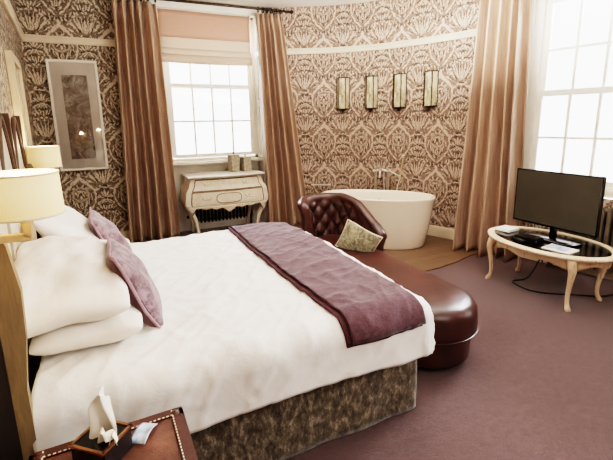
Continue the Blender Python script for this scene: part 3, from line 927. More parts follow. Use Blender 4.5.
# ------------------------------------------------------------------ oval television table
OX, OY = 3.47, 2.23; A_, B_ = .385, .56; TZ = .455
root = empty('oval_coffee_table', (OX, OY, 0), 'oval bleached wood table with glass inset top and cabriole legs under the television', 'table')
def ov(a_, b_, i, n=64): th = 2*PI*i/n; return (a_*math.cos(th), b_*math.sin(th))
bm = NB(); N = 72
rings = [[Vector((*ov(A_+g, B_+g, i, N), z)) for i in range(N)] for g, z in ((-.062, TZ-.022), (-.012, TZ-.026), (0, TZ-.018), (.006, TZ-.008), (.002, TZ+.004), (-.012, TZ+.010), (-.05, TZ+.010), (-.056, TZ+.006), (-.062, TZ-.004))]
loft(bm, rings+[rings[0]], False, False); bmesh.ops.remove_doubles(bm, verts=bm.verts[:], dist=1e-6)
link('top_rim', bm, M['table_rim'], root, angle=50)
bm = NB(); loft(bm, [[Vector((*ov(A_-.058, B_-.058, i, N), z)) for i in range(N)] for z in (TZ-.004, TZ+.004)]); link('glass_inset', bm, M['tglass'], root)
bm = NB()
def apr(u, v):
    x, y_ = ov(A_-.05, B_-.05, u, 1)
    th = 2*PI*u
    # deeper near the four legs, scalloped between
    s = abs(math.sin(2*th)); zl = TZ-.082-.016*math.cos(8*th)-.024*s**3
    return Vector((x, y_, lerp(zl, TZ-.02, v)))
grid(bm, apr, 144, 3, cu=True); o = link('apron', bm, M['table'], root); o.modifiers.new('t', 'SOLIDIFY').thickness = .018
for sx in (-1, 1):
    for sy in (-1, 1):
        d = Vector((sx*.5, sy*.85)).normalized()
        b = Vector((sx*.205-.045, sy*.375))
        bm = NB()
        prof = [(.0, TZ-.03, .036), (.012, TZ-.07, .036), (.022, TZ-.11, .031), (.016, TZ-.18, .024), (.004, TZ-.26, .019), (-.004, .12, .0165), (.0, .06, .016), (.012, .03, .020), (.022, .012, .022), (.022, .002, .016)]
        pp = cr([(b.x+d.x*q[0], b.y+d.y*q[0], q[1], q[2]) for q in prof], 4)
        tube(bm, [q[:3] for q in pp], [q[3] for q in pp], 12)
        link('leg', bm, M['table'], root)

# television
TVX = 3.52
root = empty('television', (TVX, OY, TZ+.01), 'black flat screen television standing on the oval table', 'television')
y0, y1, z0, z1 = -.375, .395, .110, .615
bm = NB(); bx(bm, -.012, .028, y0, y1, z0, z1, None, .006); bx(bm, .02, .055, y0+.12, y1-.12, z0+.04, z1-.12, None, .01); link('housing', bm, M['black'], root)
bm = NB(); bx(bm, -.0135, -.0115, y0+.009, y1-.009, z0+.016, z1-.009); link('screen', bm, M['screen'], root, smooth=False)
bm = NB()
for (q0, q1, w0, w1) in ((y0, y1, z0, z0+.016), (y0, y1, z1-.009, z1), (y0, y0+.009, z0, z1), (y1-.009, y1, z0, z1)): bx(bm, -.016, -.010, q0, q1, w0, w1)
link('bezel', bm, M['blackgloss'], root, smooth=False)
bm = NB(); bx(bm, 0, .03, -.03, .03, .01, .13, None, .006); link('stand_neck', bm, M['blackgloss'], root)
bm = NB(); loft(bm, [[Vector((.01+x*g, y_*g, z)) for x, y_ in [sup(.11, .23, 2*PI*i/40, 4) for i in range(40)]] for g, z in ((1, 0), (1, .008), (.96, .012))]); link('stand_base', bm, M['blackgloss'], root)
# things on the table top
root = empty('set_top_box', (3.33, 2.32, TZ+.01), 'small black set-top box on the oval table before the television', 'box', rz=.15)
bm = NB(); box(bm, (0, 0, .018), (.12, .2, .036), None, .004); link('box_casing', bm, M['black'], root)
bm = NB(); box(bm, (-.061, 0, .018), (.002, .17, .02)); link('front_window', bm, M['blackgloss'], root, smooth=False)
root = empty('remote_control', (3.25, 2.36, TZ+.005), 'slim black remote control on the oval table near its left end', 'remote control', rz=-.35)
bm = NB(); box(bm, (0, 0, .009), (.042, .17, .018), None, .005); link('remote_body', bm, M['black'], root)
bm = NB()
for i in range(3):
    for j in range(6): box(bm, (-.011+.011*i, -.06+.02*j, .019), (.007, .009, .003))
link('button_pad', bm, M['iron_taupe'], root, smooth=False)
bm = NB(); box(bm, (0, 0, .012), (.17, .15, .024), Matrix.Translation((3.45, 2.64, TZ+.011)) @ Matrix.Rotation(.1, 4, 'Z'), .002); tag(link('boxed_leaflet', bm, M['paper_w']), 'white square leaflet box at the left end of the oval table', 'leaflet')
root = empty('magazine', (3.32, 2.02, TZ+.005), 'blue and white magazine lying on the oval table below the screen', 'magazine', rz=.12)
bm = NB(); box(bm, (0, 0, .004), (.17, .22, .008)); link('pages', bm, M['paper_w'], root, smooth=False)
bm = NB(); box(bm, (0.01, 0.02, .0088), (.13, .16, .0012)); o = link('cover_picture', bm, M['bluep'], root, smooth=False); o['label'] = 'blue cover picture'
# cable and plug
bm = NB(); tube(bm, cr([(3.56, 2.30, .44), (3.60, 2.36, .25), (3.52, 2.42, .03), (3.36, 2.46, .009), (3.30, 2.30, .009), (3.36, 2.15, .009), (3.58, 1.98, .009), (3.74, 1.87, .009), (3.85, 1.82, .03)], 8), .006, 8)
tag(link('power_cable', bm, M['black']), 'black cable trailing over the carpet under the oval table', 'cable')
root = empty('plug_adaptor', (3.87, 1.80, 0), 'white plug adaptor on the carpet behind the oval table leg', 'plug', rz=.4)
bm = NB(); box(bm, (0, 0, .024), (.07, .05, .048), None, .008); link('adaptor_body', bm, M['white_pl'], root)
bm = NB(); tube(bm, [(0, -.026, .024), (0, -.05, .026)], [.012, .007], 10); link('cord_grip', bm, M['white_pl'], root)

# ------------------------------------------------------------------ bed
EX, EY0, EY1, HX = 1.33, 1.54, 3.27, -.36       # flat part of the mattress top
MT = .595
bed = empty('bed', (.5, 2.4, 0), 'large double bed with crushed velvet valance and carved headboard', 'bed')
bm = NB(); bx(bm, -.36, 1.34, 1.53, 3.29, .10, .34, None, .02); linkw('divan_base', bm, M['velvet'], bed)
bm = NB(); bx(bm, -.36, 1.36, 1.51, 3.31, .34, MT-.012, None, .05); linkw('mattress', bm, M['linen'], bed)
# valance: near side, foot, far side
path = cr([(-.36, 1.505), (.2, 1.502), (.8, 1.505), (1.30, 1.503)], 14)+cr([(1.352, 1.508), (1.368, 1.54)], 3)+cr([(1.366, 1.6), (1.362, 2.4), (1.364, 3.22)], 16)+cr([(1.34, 3.30), (.5, 3.302), (-.36, 3.30)], 14)
bm = NB(); NPT = len(path)
def val(u, v):
    i = min(int(u*(NPT-1)), NPT-2); t = u*(NPT-1)-i
    q = path[i].lerp(path[i+1], t); d = (path[i+1]-path[i]); d = d.normalized() if d.length > 1e-6 else Vector((1, 0))
    n = Vector((d.y, -d.x)); s = u*8
    w = .010*fbm((s*2.2, v*.8, 3), 3)*(1.2-v)+.006*(1-v)
    return Vector((q.x+n.x*w, q.y+n.y*w, .004+.375*v))
grid(bm, val, 200, 12); o = linkw('valance', bm, M['velvet'], bed, angle=180); sm = o.modifiers.new('t', 'SOLIDIFY'); sm.thickness = .006
# headboard along the left wall
def HBp(Y, off, z): n = Vector((1, .09)).normalized(); return Vector((wx(Y)+n.x*off, Y+n.y*off, z))
HB0, HB1 = 1.42, 3.42
hb = empty('headboard', (0, 0, 0)); hb.parent = bed; hb.location = (-.5, -2.4, 0)
def hbl(name, bm, m): return link(name, bm, m, hb)
bm = NB()
def hbox(bm, ya, yb, oa, ob, za, zb):
    P8 = [HBp(ya, oa, 0), HBp(yb, oa, 0), HBp(yb, ob, 0), HBp(ya, ob, 0)]
    loft(bm, [[Vector((q.x, q.y, za)) for q in P8], [Vector((q.x, q.y, zb)) for q in P8]])
hbox(bm, HB0+.03, HB1-.03, .02, .045, .05, 1.28); hbl('back_panel', bm, M['palepanel'])
# near end board with a step
bm = NB()
side = [(.065, .0), (.108, .0), (.108, .72), (.128, .90), (.134, 1.05), (.115, 1.20), (.075, 1.29), (.055, 1.29), (.06, 1.05), (.065, .90), (.065, .73)]
loft(bm, [[HBp(HB0+dy, o_, z) for o_, z in side] for dy in (0, .045)]); o = hbl('end_board', bm, M['hbwood']); o['label'] = 'golden wood end board'
for Y in (HB0, HB1-.03):
    bm = NB(); hbox(bm, Y, Y+.03, .004, .064, 0, 1.1); o = hbl('side_rail', bm, M['shadewood']); o['label'] = 'side rail with shade painted into its wood'
bm = NB(); loft(bm, [[HBp(HB1-dy, o_, z) for o_, z in side] for dy in (0.045, 0)]); hbl('end_board', bm, M['hbwood'])
npan = 3; pw = (HB1-HB0-.1)/npan
for k in range(npan):
    ya = HB0+.05+k*pw; yb = ya+pw; ym = (ya+yb)/2
    arch = []
    for i in range(17):
        t = i/16
        yy = lerp(ya+.05, ym, t) if t <= 1 else ym
        arch.append((lerp(ya+.05, ym, t), 1.24+.36*math.sin(t*PI/2)**.8*(t**.15 if t > 0 else 0)))
    full = arch+[(2*ym-q, z) for q, z in reversed(arch[:-1])]
    bm = NB(); poly = [(ya+.05, 1.02)]+full+[(yb-.05, 1.02)]
    loft(bm, [[HBp(q, o_, z) for q, z in poly] for o_ in (.03, .042)]); hbl('arched_panel', bm, M['greywood'] if k % 2 else M['palepanel'])
    bm = NB(); tube(bm, [HBp(q, .046, z) for q, z in full], .012, 8); hbl('arch_moulding', bm, M['darkwood'])
for k in range(npan+1):
    yy = HB0+.05+k*pw
    bm = NB(); hbox(bm, yy-.022, yy+.022, .02, .055, .9, 1.62 if k else 1.5); hbl('post', bm, M['darkwood'] if k != 1 else M['greywood'])

# tall pale panel on the left wall past the bed
root = empty('tall_wall_panel', HBp(3.95, 0, 0), 'tall pale washed panel standing against the left wall beyond the headboard', 'panel')
bm = NB(); hbox(bm, 3.68, 4.28, .004, .028, 0, 2.06)
linkw('panel_board', bm, M['greywood'], root, smooth=False)
bm = NB(); hbox(bm, 3.64, 3.70, .004, .05, 0, 2.08); hbox(bm, 4.26, 4.32, .004, .05, 0, 2.08); hbox(bm, 3.70, 4.26, .004, .05, 2.02, 2.08)
linkw('panel_frame', bm, M['palepanel'], root, smooth=False)
bm = NB(); hbox(bm, 3.80, 3.84, .02, .04, .1, 1.98); hbox(bm, 4.0, 4.04, .02, .04, .1, 1.98); linkw('moulding', bm, M['greywood'], root, smooth=False)

# duvet
def drape(s, t, r=.085, zt=.625, hem=.0):
    ox = max(0, s-EX); oy = (t-EY1 if t > EY1 else (t-EY0 if t < EY0 else 0))
    d = max(abs(ox), abs(oy)); L = math.hypot(ox, oy)
    if d < 1e-9: return Vector((s, t, zt)), Vector((0, 0, 1))
    dx, dy = ox/L, oy/L
    if d < r*PI/2: h = r*math.sin(d/r); dr = r*(1-math.cos(d/r)); n = Vector((dx*math.sin(d/r), dy*math.sin(d/r), math.cos(d/r)))
    else: h = r+.10*(d-r*PI/2); dr = r+d-r*PI/2; n = Vector((dx, dy, .1))
    return Vector((s-ox+dx*h, t-oy+dy*h, zt-dr)), n
def dwr(s, t):
    puff = .028*math.exp(-((s-.5)/1.1)**2)*max(0, 1-((t-2.4)/1.1)**2)
    w = .011*fbm((s*1.6+t*1.3, t*2.6-s*.6, 1), 4)+.006*(1-abs(fbm((s*3.2-t*1.5, t*3.0, 7), 3))*2)
    rid = abs(noise.noise((s*2.1+t*2.0, (t-s)*6.5, 4)))
    w += .010*(1-min(1, rid*3.2))**2
    if t < EY0: w += .014*noise.noise((s*5+t*3, t*1.2, 2))
    if s > EX: w += .010*noise.noise((t*5, s*1.2, 5))
    cr2 = abs(noise.noise((s*5.5-t*2.5, t*4.5+s*3, 21))); w += .007*(1-min(1, cr2*4))**2
    return puff+w*.72
LH = .085*PI/2+.165
bm = NB()
def duv(u, v):
    s = lerp(HX+.02, EX+LH*.93, u); t = lerp(EY0-LH-.012*math.sin(u*9), EY1+LH, v)
    if s < 0: pass
    P, n = drape(s, t); P = P+n*dwr(s, t); 
    return P
grid(bm, duv, 150, 170)
o = link('duvet', bm, M['linen'], angle=180); sm = o.modifiers.new('t', 'SOLIDIFY'); sm.thickness = .014; sm.offset = 1
tag(o, 'creased white duvet spread over the bed', 'duvet')
# throw over the foot of the bed
thr = empty('bed_throw', (1.07, 2.4, .66), 'plum woollen throw folded across the foot of the white duvet', 'throw')
def thrf(s0, s1, t0, t1, lift):
    def f(u, v):
        t = lerp(t0, t1, v); s = lerp(s0, s1, u)+.012*math.sin(t*2.2+u)+.05*(1-v)**3*(1-u)+.015*(1-v)**3
        P, n = drape(s, t); w = dwr(s, t)
        w2 = .006*fbm((s*3, t*3, 9), 2)+.004*(1-min(1, abs(noise.noise((s*3.0-t*2.2, t*1.6+s*2, 14)))*3))**2
        return P+n*(w+.026+lift+w2)
    return f
bm = NB(); grid(bm, thrf(.80, 1.30, EY0-.132, EY1+.13, 0), 50, 150); o = linkw('under_layer', bm, M['throw_edge'], thr, angle=180); o.modifiers.new('t', 'SOLIDIFY').thickness = .008
bm = NB(); grid(bm, thrf(.826, 1.31, EY0-.122, EY1+.12, .014), 50, 150); o = linkw('top_layer', bm, M['throw'], thr, angle=180); o.modifiers.new('t', 'SOLIDIFY').thickness = .010

# pillows
def pillow_bm(w, h, t, seed, pinch=.07, n=30, e=.42, wr=.012, droop=0):
    bm = NB()
    for sg in (1, -1):
        def f(u, v, sg=sg):
            a_, b_ = 2*u-1, 2*v-1
            a2, b2 = math.sin(a_*PI/2), math.sin(b_*PI/2)
            cr_ = 1-.09*(a2*a2*b2*b2)**2
            x = w/2*a2*(1-pinch*(1-b2*b2))*cr_; y_ = h/2*b2*(1-pinch*(1-a2*a2))*cr_
            th = t/2*max(0, (1-a2*a2))**e*max(0, (1-b2*b2))**e
            ed = min(1, 4*(1-max(abs(a2), abs(b2))))
            wv = wr*(fbm((a2*2.3+seed, b2*2.3, sg*.6+seed), 3)+.7*noise.noise((a2*5+seed, b2*2, seed)))*ed
            flop = .02*noise.noise((a2*1.3, b2*1.3, seed+9))
            dz = droop*max(0, -a2)**2*max(0, .5-b2*.5)**1.5
            return Vector((x, y_, sg*th+sg*wv+flop+dz))
        grid(bm, f, n, n)
    bmesh.ops.remove_doubles(bm, verts=bm.verts[:], dist=2e-4)
    return bm
def axesM(c, ax, ay):
    ax = Vector(ax).normalized(); az = ax.cross(Vector(ay)).normalized(); ay = az.cross(ax)
    return Matrix(((ax.x, ay.x, az.x, c[0]), (ax.y, ay.y, az.y, c[1]), (ax.z, ay.z, az.z, c[2]), (0, 0, 0, 1)))
def place(o, Mx): o.matrix_world = Mx
def pil(label, c, ax, ay, w, h, t, seed, group='white bed pillows', **k):
    o = link('pillow', pillow_bm(w, h, t, seed, **k), M['linen2'], angle=180)
    o.matrix_world = axesM(c, ax, ay); return tag(o, label, 'pillow', group)
pil('white pillow lying flat underneath, nearest the bedside trunk', (-.165, 2.0, .725), (0.0, 1, 0), (1, .05, .02), .74, .43, .19, 1)
pil('white pillow lying flat underneath at the far side of the bed', (-.18, 2.84, .70), (0.0, 1, 0), (1, 0, .04), .72, .46, .17, 2)
pil('white pillow with a floppy corner, on top at the near side of the bed', (-.235, 1.99, .905), (-.05, 1, .10), (.84, .24, -.10), .78, .47, .20, 3, wr=.024, pinch=.09, droop=.10)
pil('white pillow leaning on the headboard at the far side of the bed', (-.27, 2.80, .90), (-.06, 1, 0), (.70, .05, -.68), .74, .50, .20, 4)
def cushion(label, c, ax, ay, s, t, seed):
    root = empty('cushion', c, label, 'cushion', 'mauve cushions against the white pillows')
    Mx = axesM((0, 0, 0), ax, ay)
    bm = pillow_bm(s, s, t, seed, .06, 26, .45, .006)
    # split faces: front brocade, back plain
    bk = bm.copy()
    bmesh.ops.delete(bm, geom=[f for f in bm.faces if f.calc_center_median().z < -.0], context='FACES')
    bmesh.ops.delete(bk, geom=[f for f in bk.faces if f.calc_center_median().z >= -.0], context='FACES')
    for b in (bm, bk): bmesh.ops.transform(b, matrix=Mx, verts=b.verts[:])
    o = link('front_panel', bm, M['brocade'], root, angle=180); o['label'] = 'patterned mauve front'
    o = link('back_panel', bk, M['plum'], root, angle=180); o['label'] = 'plain plum back'
    pts = []
    for k in range(4):
        for i in range(12):
            q = -1+2*i/12
            a_, b_ = [(q, -1), (1, q), (-q, 1), (-1, -q)][k]
            a2, b2 = math.sin(a_*PI/2), math.sin(b_*PI/2)
            fl = .02*noise.noise((a2*1.3, b2*1.3, seed+9))
            pts.append(Mx @ Vector((s/2*a2*(1-.06*(1-b2*b2)), s/2*b2*(1-.06*(1-a2*a2)), fl)))
    bm = NB(); tube(bm, pts+[pts[0]], .007, 8); link('piping', bm, M['piping'], root)
    return root
cushion('mauve brocade cushion nearest the camera, leaning on the near white pillow', (.025, 1.99, .80), (-.06, 1, .0), (-.40, 0, .92), .45, .14, 21)
cushion('mauve brocade cushion at the far side of the bed, partly behind the nearer one', (-.075, 2.80, .815), (-.06, 1, .0), (-.48, 0, .88), .43, .14, 22)

# ------------------------------------------------------------------ wall lamps at the headboard
def wlamp(label, Y, off, zt, R, H):
    c = HBp(Y, off, zt-H)
    root = empty('wall_lamp', c, label, 'lamp', 'bedside wall lamps')
    bm = NB(); n = 48
    prof = [(R, 0), (R*.965, H), (R*.965-.004, H), (R-.004, 0)]
    rings = [[Vector((r*math.cos(2*PI*i/n), r*math.sin(2*PI*i/n), z)) for i in range(n)] for r, z in prof]
    loft(bm, rings+[rings[0]], False, False); bmesh.ops.remove_doubles(bm, verts=bm.verts[:], dist=1e-6)
    link('lamp_shade', bm, M['shade'], root, angle=40)
    for z, r in ((0, R), (H, R*.965)):
        bm = NB(); tube(bm, [(r*math.cos(2*PI*i/n), r*math.sin(2*PI*i/n), z) for i in range(n+1)], .003, 6)
        link('shade_trim', bm, M['trim'], root)
    bm = NB(); lathe(bm, [(.014, -.02), (.014, .035), (.010, .04), (.022, .06), (.030, .085), (.022, .112), (.006, .122)], (0, 0, 0), 16); link('bulb_holder', bm, M['white_pl'], root)
    wl = HBp(Y+.02, .045, 0); d = Vector((wl.x-c.x, wl.y-c.y, 0))
    bm = NB(); L = d.length; ang = math.atan2(d.y, d.x)
    RM = Matrix.Rotation(ang, 4, 'Z')
    bx(bm, -.012, L, -.011, .011, -.078, -.056, RM, .002); link('arm', bm, M['brass'], root)
    bm = NB(); bx(bm, -.011, .011, -.011, .011, -.070, .0, RM, .002); link('upright', bm, M['brass'], root)
    bm = NB(); bx(bm, L-.012, L+.0, -.045, .045, -.13, .0, RM, .003); link('wall_plate', bm, M['brass'], root)
    ld = bpy.data.lights.new('bulb_light', 'POINT'); ld.energy = 4.5; ld.color = (1, .74, .45); ld.shadow_soft_size = .03
    lo = bpy.data.objects.new('bulb_light', ld); C.objects.link(lo); lo.parent = root; lo.location = (0, 0, .15)
    return root
wlamp('lit wall lamp with a large cream shade, nearest the camera at the left edge', 1.37, .18, 1.418, .102, .12)
wlamp('lit wall lamp at the far side of the bed, below the framed picture', 3.52, .155, 1.40, .105, .15)

# ------------------------------------------------------------------ leather trunk beside the bed
root = empty('leather_trunk', (-.09, 1.04, 0), 'worn brown leather trunk with stitched edges used as a bedside table', 'trunk')
tw, tl, thh = .42, .46, .60
LM = Matrix.Rotation(.03, 4, 'Z')
bm = NB(); bx(bm, -tw/2, tw/2, -tl/2, tl/2, .02, thh-.13, LM, .012); link('trunk_body', bm, M['trunk'], root)
bm = NB(); bx(bm, -tw/2-.006, tw/2+.006, -tl/2-.006, tl/2+.006, thh-.125, thh, LM, .014); lid = link('trunk_lid', bm, M['trunk'], root)
bm = NB()
for (q0, q1, w0, w1) in ((-tw/2-.009, tw/2+.009, -tl/2-.009, -tl/2+.035), (-tw/2-.009, tw/2+.009, tl/2-.035, tl/2+.009), (-tw/2-.009, -tw/2+.035, -tl/2, tl/2), (tw/2-.035, tw/2+.009, -tl/2, tl/2)):
    bx(bm, q0, q1, w0, w1, thh-.05, thh+.004, LM, .004)
o = link('edge_binding', bm, M['trunk_trim'], lid)
bm = NB()
for k in range(34):
    for xx in (-tw/2+.027, tw/2-.027):
        box(bm, (xx, -tl/2+.015+k*.0133, thh+.0048), (.0035, .007, .002), LM)
for k in range(30):
    for yy in (-tl/2+.027, tl/2-.027):
        box(bm, (-tw/2+.018+k*.0133, yy, thh+.0048), (.007, .0035, .002), LM)
link('stitching', bm, M['limed'], lid, smooth=False)
for sx in (-1, 1):
    for sy in (-1, 1):
        bm = NB(); sphere(bm, (0, 0, 0), .05, n=8); bmesh.ops.transform(bm, matrix=LM @ Matrix.Translation((sx*(tw/2-.018), sy*(tl/2-.018), thh-.022)) @ Matrix.Scale(.62, 4), verts=bm.verts[:])
        link('corner_cap', bm, M['trunk_trim'], lid)
bm = NB(); bx(bm, -.04, .04, -tl/2-.016, -tl/2-.004, thh-.19, thh-.09, LM, .004); link('lock_plate', bm, M['brass'], root)
bm = NB(); tube(bm, cr([(tw/2+.006, -.1, .33), (tw/2+.05, -.06, .30), (tw/2+.05, .06, .30), (tw/2+.006, .1, .33)], 6), .012, 8); link('carry_handle', bm, M['trunk_trim'], root)

# tissue box
root = empty('tissue_box', (-.115, 1.155, .605), 'dark glossy tissue box with copper top edge and a tissue pulled up, on the trunk', 'tissue box', rz=-.72)
s = .112; hh = .075
bm = NB(); box(bm, (0, 0, hh/2), (s, s, hh), None, .004); link('box_sides', bm, M['blackgloss'], root)
bm = NB()
for (q0, q1, w0, w1) in ((-s/2-.002, s/2+.002, -s/2-.002, -s/2+.006), (-s/2-.002, s/2+.002, s/2-.006, s/2+.002), (-s/2-.002, -s/2+.006, -s/2, s/2), (s/2-.006, s/2+.002, -s/2, s/2)):
    bx(bm, q0, q1, w0, w1, hh-.004, hh+.003)
o = link('top_edge', bm, M['copper'], root, smooth=False); o['label'] = 'copper coloured rim'
bm = NB()
def tis(u, v):
    a_ = (u-.5)*2
    w = lerp(.055, .062, v)
    return Vector((a_*w*(1-.75*v*v)+.012*v+.012*math.sin(v*5), .022*math.sin(a_*4+v*3)*(1-.3*v)+.02*v, hh-.01+.12*v+.03*(1-abs(a_))*v))
grid(bm, tis, 20, 14)
def tis2(u, v):
    a_ = (u-.5)*2
    return Vector((.02+a_*.03+.05*v, -.015+.012*math.sin(a_*5)-.02*v, hh-.008+.055*math.sin(v*PI*.75)))
grid(bm, tis2, 14, 10)
link('tissue', bm, M['tissue'], root, angle=180)
# folded leaflet beside it
bm = NB(); grid(bm, lambda u, v: Vector((lerp(-.05, .05, u), lerp(-.07, .07, v), .004+.012*abs(u-.5)*2*math.sin(PI*v))), 8, 6)
o = link('folded_card', bm, M['bluep'], angle=180); o.location = (-0.005, 1.20, .606); o.rotation_euler = (0, 0, -.55); o.scale = (.5, .6, 1)
tag(o, 'pale blue folded card on the trunk right of the tissue box', 'card')
o.modifiers.new('t', 'SOLIDIFY').thickness = .002

# ------------------------------------------------------------------ chaise longue
root = empty('chaise_longue', (1.78, 2.6, 0), 'oxblood leather chaise longue with a buttoned back at the foot of the bed', 'chaise longue')
XL, XR, YB, YC = 1.47, 2.11, 3.56, 1.93; rad = (XR-XL)/2; xc = (XL+XR)/2
def outl(g, n=28):
    o = []
    for i in range(n+1):
        th = PI+PI*i/n; o.append((xc+(rad+g)*math.cos(th), YC+(rad+g)*1.02*math.sin(th)))
    o += [(XR+g, lerp(YC, YB-.1, k/6)) for k in range(1, 7)]
    for i in range(1, 7): th = PI/2*i/6; o.append((XR-.1+(.1+g)*math.cos(th), YB-.1+(.1+g)*math.sin(th)))
    for i in range(0, 7): th = PI/2+PI/2*i/6; o.append((XL+.1+(.1+g)*math.cos(th), YB-.1+(.1+g)*math.sin(th)))
    o += [(XL-g, lerp(YB-.1, YC, k/6)) for k in range(1, 6)]
    return o
bm = NB(); loft(bm, [[(*q, z) for q in outl(g)] for g, z in ((-.05, .035), (-.035, .05), (-.03, .2), (-.03, .225))]); linkw('base', bm, M['leather'], root)
bm = NB(); loft(bm, [[(*q, z+.012*math.sin(i*.9)*(z > .4)) if False else (*q, z) for i, q in enumerate(outl(g))] for g, z in ((-.03, .222), (-.004, .228), (.0, .25), (.0, .32), (-.006, .365), (-.025, .40), (-.06, .42), (-.092, .428))]+[[((xc+(q[0]-xc)*kk), (min(max(q[1], YC), YB-.32)+(q[1]-min(max(q[1], YC), YB-.32))*kk), zz) for q in outl(-.092)] for kk, zz in ((.7, .436), (.35, .440))]); linkw('seat', bm, M['leather'], root, angle=60)
bm = NB(); P = outl(.004); tube(bm, [(*q, .232) for q in P]+[(*P[0], .232)], .005, 8); linkw('piping', bm, M['leather'], root)
for (fx, fy) in ((XL+.12, YB-.12), (XR-.12, YB-.12), (XL+.14, YC), (XR-.14, YC)):
    bm = NB(); lathe(bm, [(.018, 0), (.03, .012), (.032, .03), (.022, .05)], (fx, fy, 0), 16); linkw('foot', bm, M['darkwood'], root)
# wrap-around buttoned back
bp = cr([(1.60, 3.36), (1.61, 3.45), (1.68, 3.52), (1.80, 3.53), (1.93, 3.51), (2.01, 3.44), (2.05, 3.31), (2.065, 3.12), (2.07, 2.95), (2.07, 2.82)], 14)
acc = [0]
for q, r in zip(bp[:-1], bp[1:]): acc.append(acc[-1]+(r-q).length)
LT = acc[-1]
def bat(s):
    s = max(0, min(LT, s)); i = 0
    while i < len(acc)-2 and acc[i+1] < s: i += 1
    q = bp[i].lerp(bp[i+1], (s-acc[i])/(acc[i+1]-acc[i])); d = (bp[i+1]-bp[i]).normalized()
    return q, Vector((-d.y, d.x))          # outward (left of travel)
def bh(s):
    t = s/LT
    h = .83-.03*math.cos(PI*min(1, t/.3))*0
    h = lerp(.80, .845, sst(0, .22, t)); h = lerp(h, .82, sst(.45, .60, t)); h = lerp(h, .625, sst(.56, .98, t)); h = lerp(h, .585, sst(.9, 1, t))
    return h
NI = 26
def sect(s, k):
    q, n = bat(s); h = bh(s); t = s/LT
    endr = min(1, min(s/.07, (LT-s)/.05)); er = math.sqrt(max(0, 1-(1-endr)**2))
    th_in = lerp(.075, .055, t)
    if k <= NI:                                   # inner face, tufted
        v = k/NI; z = lerp(.40, h-.05, v)
        nn = -th_in-.01+.045*v
        a_ = s/.15+(z-.4)/.17; b_ = s/.15-(z-.4)/.17
        tf = (abs(math.sin(PI*a_))*abs(math.sin(PI*b_)))**.5
        fade = sst(0, .12, v)*(1-sst(.86, 1, v))*(1-.75*sst(.62, .75, t))
        nn += -.034*(tf-.5)*fade*er
        nn = nn*lerp(.35, 1, er)
    else:
        j = (k-NI); 
        if j <= 10:                               # rolled top
            th = PI-PI*1.25*j/10; rr = .048*lerp(.5, 1, er)
            nn = .02+rr*math.cos(th)*1.1; z = h-.05+rr*math.sin(th)
        else:
            jj = j-10; v = jj/6; nn = lerp(.035, .03, v)*lerp(.5, 1, er); z = lerp(h-.10, .22, v)
    z = lerp(lerp(.40, h, .5), z, lerp(.72, 1, er)) if endr < 1 else z
    return Vector((q.x+n.x*nn, q.y+n.y*nn, z))
KN = NI+17
bm = NB()
grid(bm, lambda u, v: sect(v*LT, round(u*KN)), KN, 200, cu=False)
bm.verts.ensure_lookup_table()
# close bottom and the two ends
W_ = KN+1
for j in range(200):
    a_, b_ = bm.verts[j*W_], bm.verts[j*W_+KN]; c_, d_ = bm.verts[(j+1)*W_+KN], bm.verts[(j+1)*W_]
    bm.faces.new((a_, b_, c_, d_))
for j in (0, 200): bm.faces.new([bm.verts[j*W_+i] for i in range(W_)])
back = linkw('backrest', bm, M['leather'], root, angle=60)
cnt = 0
for ia in range(-2, 20):
    for ib in range(-8, 14):
        # buttons where both diagonals cross
        s = .15*(ia+ib)/2; z = .4+.17*(ia-ib)/2
        if .1 < s < LT*.62 and .46 < z < bh(s)-.07:
            q, n = bat(s); v = (z-.4)/(bh(s)-.45); nn = -(lerp(.075, .055, s/LT))-.01+.045*v+.016
            bm = NB(); sphere(bm, (q.x+n.x*nn, q.y+n.y*nn, z), .011, n=6); linkw('button', bm, M['leather'], back) if False else link('button', bm, M['leather'], root).data.transform(Matrix.Translation(root.location).inverted())
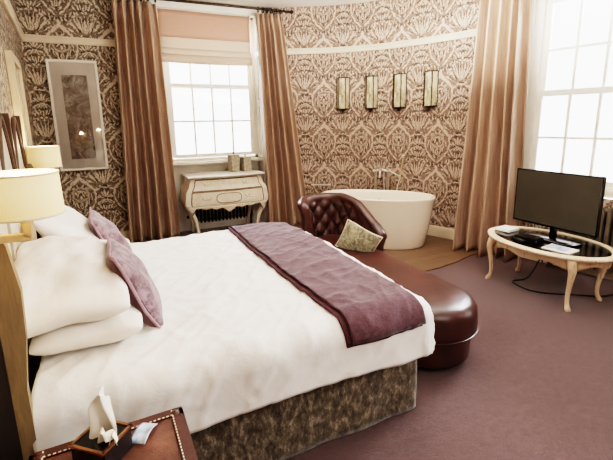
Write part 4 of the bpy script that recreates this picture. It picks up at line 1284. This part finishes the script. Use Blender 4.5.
# floral cushion on it
root = empty('cushion', (1.845, 2.86, .515), 'sage and cream floral cushion leaning inside the leather chaise back', 'cushion')
Mx = axesM((0, 0, 0), (.62, -.55, -.40), (.10, -.50, .75))
bm = pillow_bm(.33, .33, .11, 31, .06, 22, .5, .006); bmesh.ops.transform(bm, matrix=Mx, verts=bm.verts[:]); link('cushion_cover', bm, M['floral'], root, angle=180)
pts = []
for k in range(4):
    for i in range(10):
        qq = -1+2*i/10; a_, b_ = [(qq, -1), (1, qq), (-qq, 1), (-1, -qq)][k]
        a2, b2 = math.sin(a_*PI/2), math.sin(b_*PI/2); fl = .02*noise.noise((a2*1.3, b2*1.3, 40))
        pts.append(Mx @ Vector((.165*a2*(1-.06*(1-b2*b2)), .165*b2*(1-.06*(1-a2*a2)), fl)))
bm = NB(); tube(bm, pts+[pts[0]], .005, 6); link('piping', bm, M['limed'], root)

# ------------------------------------------------------------------ light
def area(name, loc, target, sx, sy, e, col=(1, 1, 1)):
    l = bpy.data.lights.new(name, 'AREA'); l.shape = 'RECTANGLE'; l.size = sx; l.size_y = sy; l.energy = e; l.color = col
    o = bpy.data.objects.new(name, l); C.objects.link(o); o.location = loc
    o.rotation_euler = (Vector(target)-Vector(loc)).to_track_quat('-Z', 'Y').to_euler(); return o
area('daylight_back', (1.3, 7.3, 3.75), (1.25, 3.2, .8), 2.6, 1.8, 900, (.90, .95, 1))
q = rw(.75, 1.6); r = rw(.75, -2.6)
area('daylight_right', (q.x, q.y, 3.9), (r.x, r.y, .6), 2.8, 1.8, 1200, (.90, .95, 1))
q = rw(3.3, .5); r = rw(3.3, -3)
area('fill_side', (q.x, q.y, 1.9), (r.x, r.y, 1.5), 1.8, 2.4, 240, (.90, .95, 1))  # fill light outside the added, unseen side window
area('fill_behind_camera', (1.6, -.6, 2.95), (1.4, 2.2, .3), 1.2, 1.2, 40, (1, .93, .86))  # added fill behind the camera, stands for no real fitting
area('fill_ceiling_bounce', (2.3, 2.6, 2.1), (2.4, 2.8, 3.1), 1.4, 1.4, 125, (1, .97, .94))  # added fill aimed up to bounce off the ceiling, no real fitting
w = bpy.data.worlds.new('sky'); bpy.context.scene.world = w; w.use_nodes = True
bg = w.node_tree.nodes['Background']; bg.inputs[0].default_value = (.95, .97, 1, 1); bg.inputs[1].default_value = 3.6
sc = bpy.context.scene
sc.view_settings.view_transform = 'Filmic'; sc.view_settings.look = 'Very High Contrast'; sc.view_settings.exposure = .30; sc.view_settings.gamma = 1.0
sc.cycles.use_denoising = True
sc.cycles.max_bounces = 8; sc.cycles.transparent_max_bounces = 12; sc.cycles.sample_clamp_indirect = 8
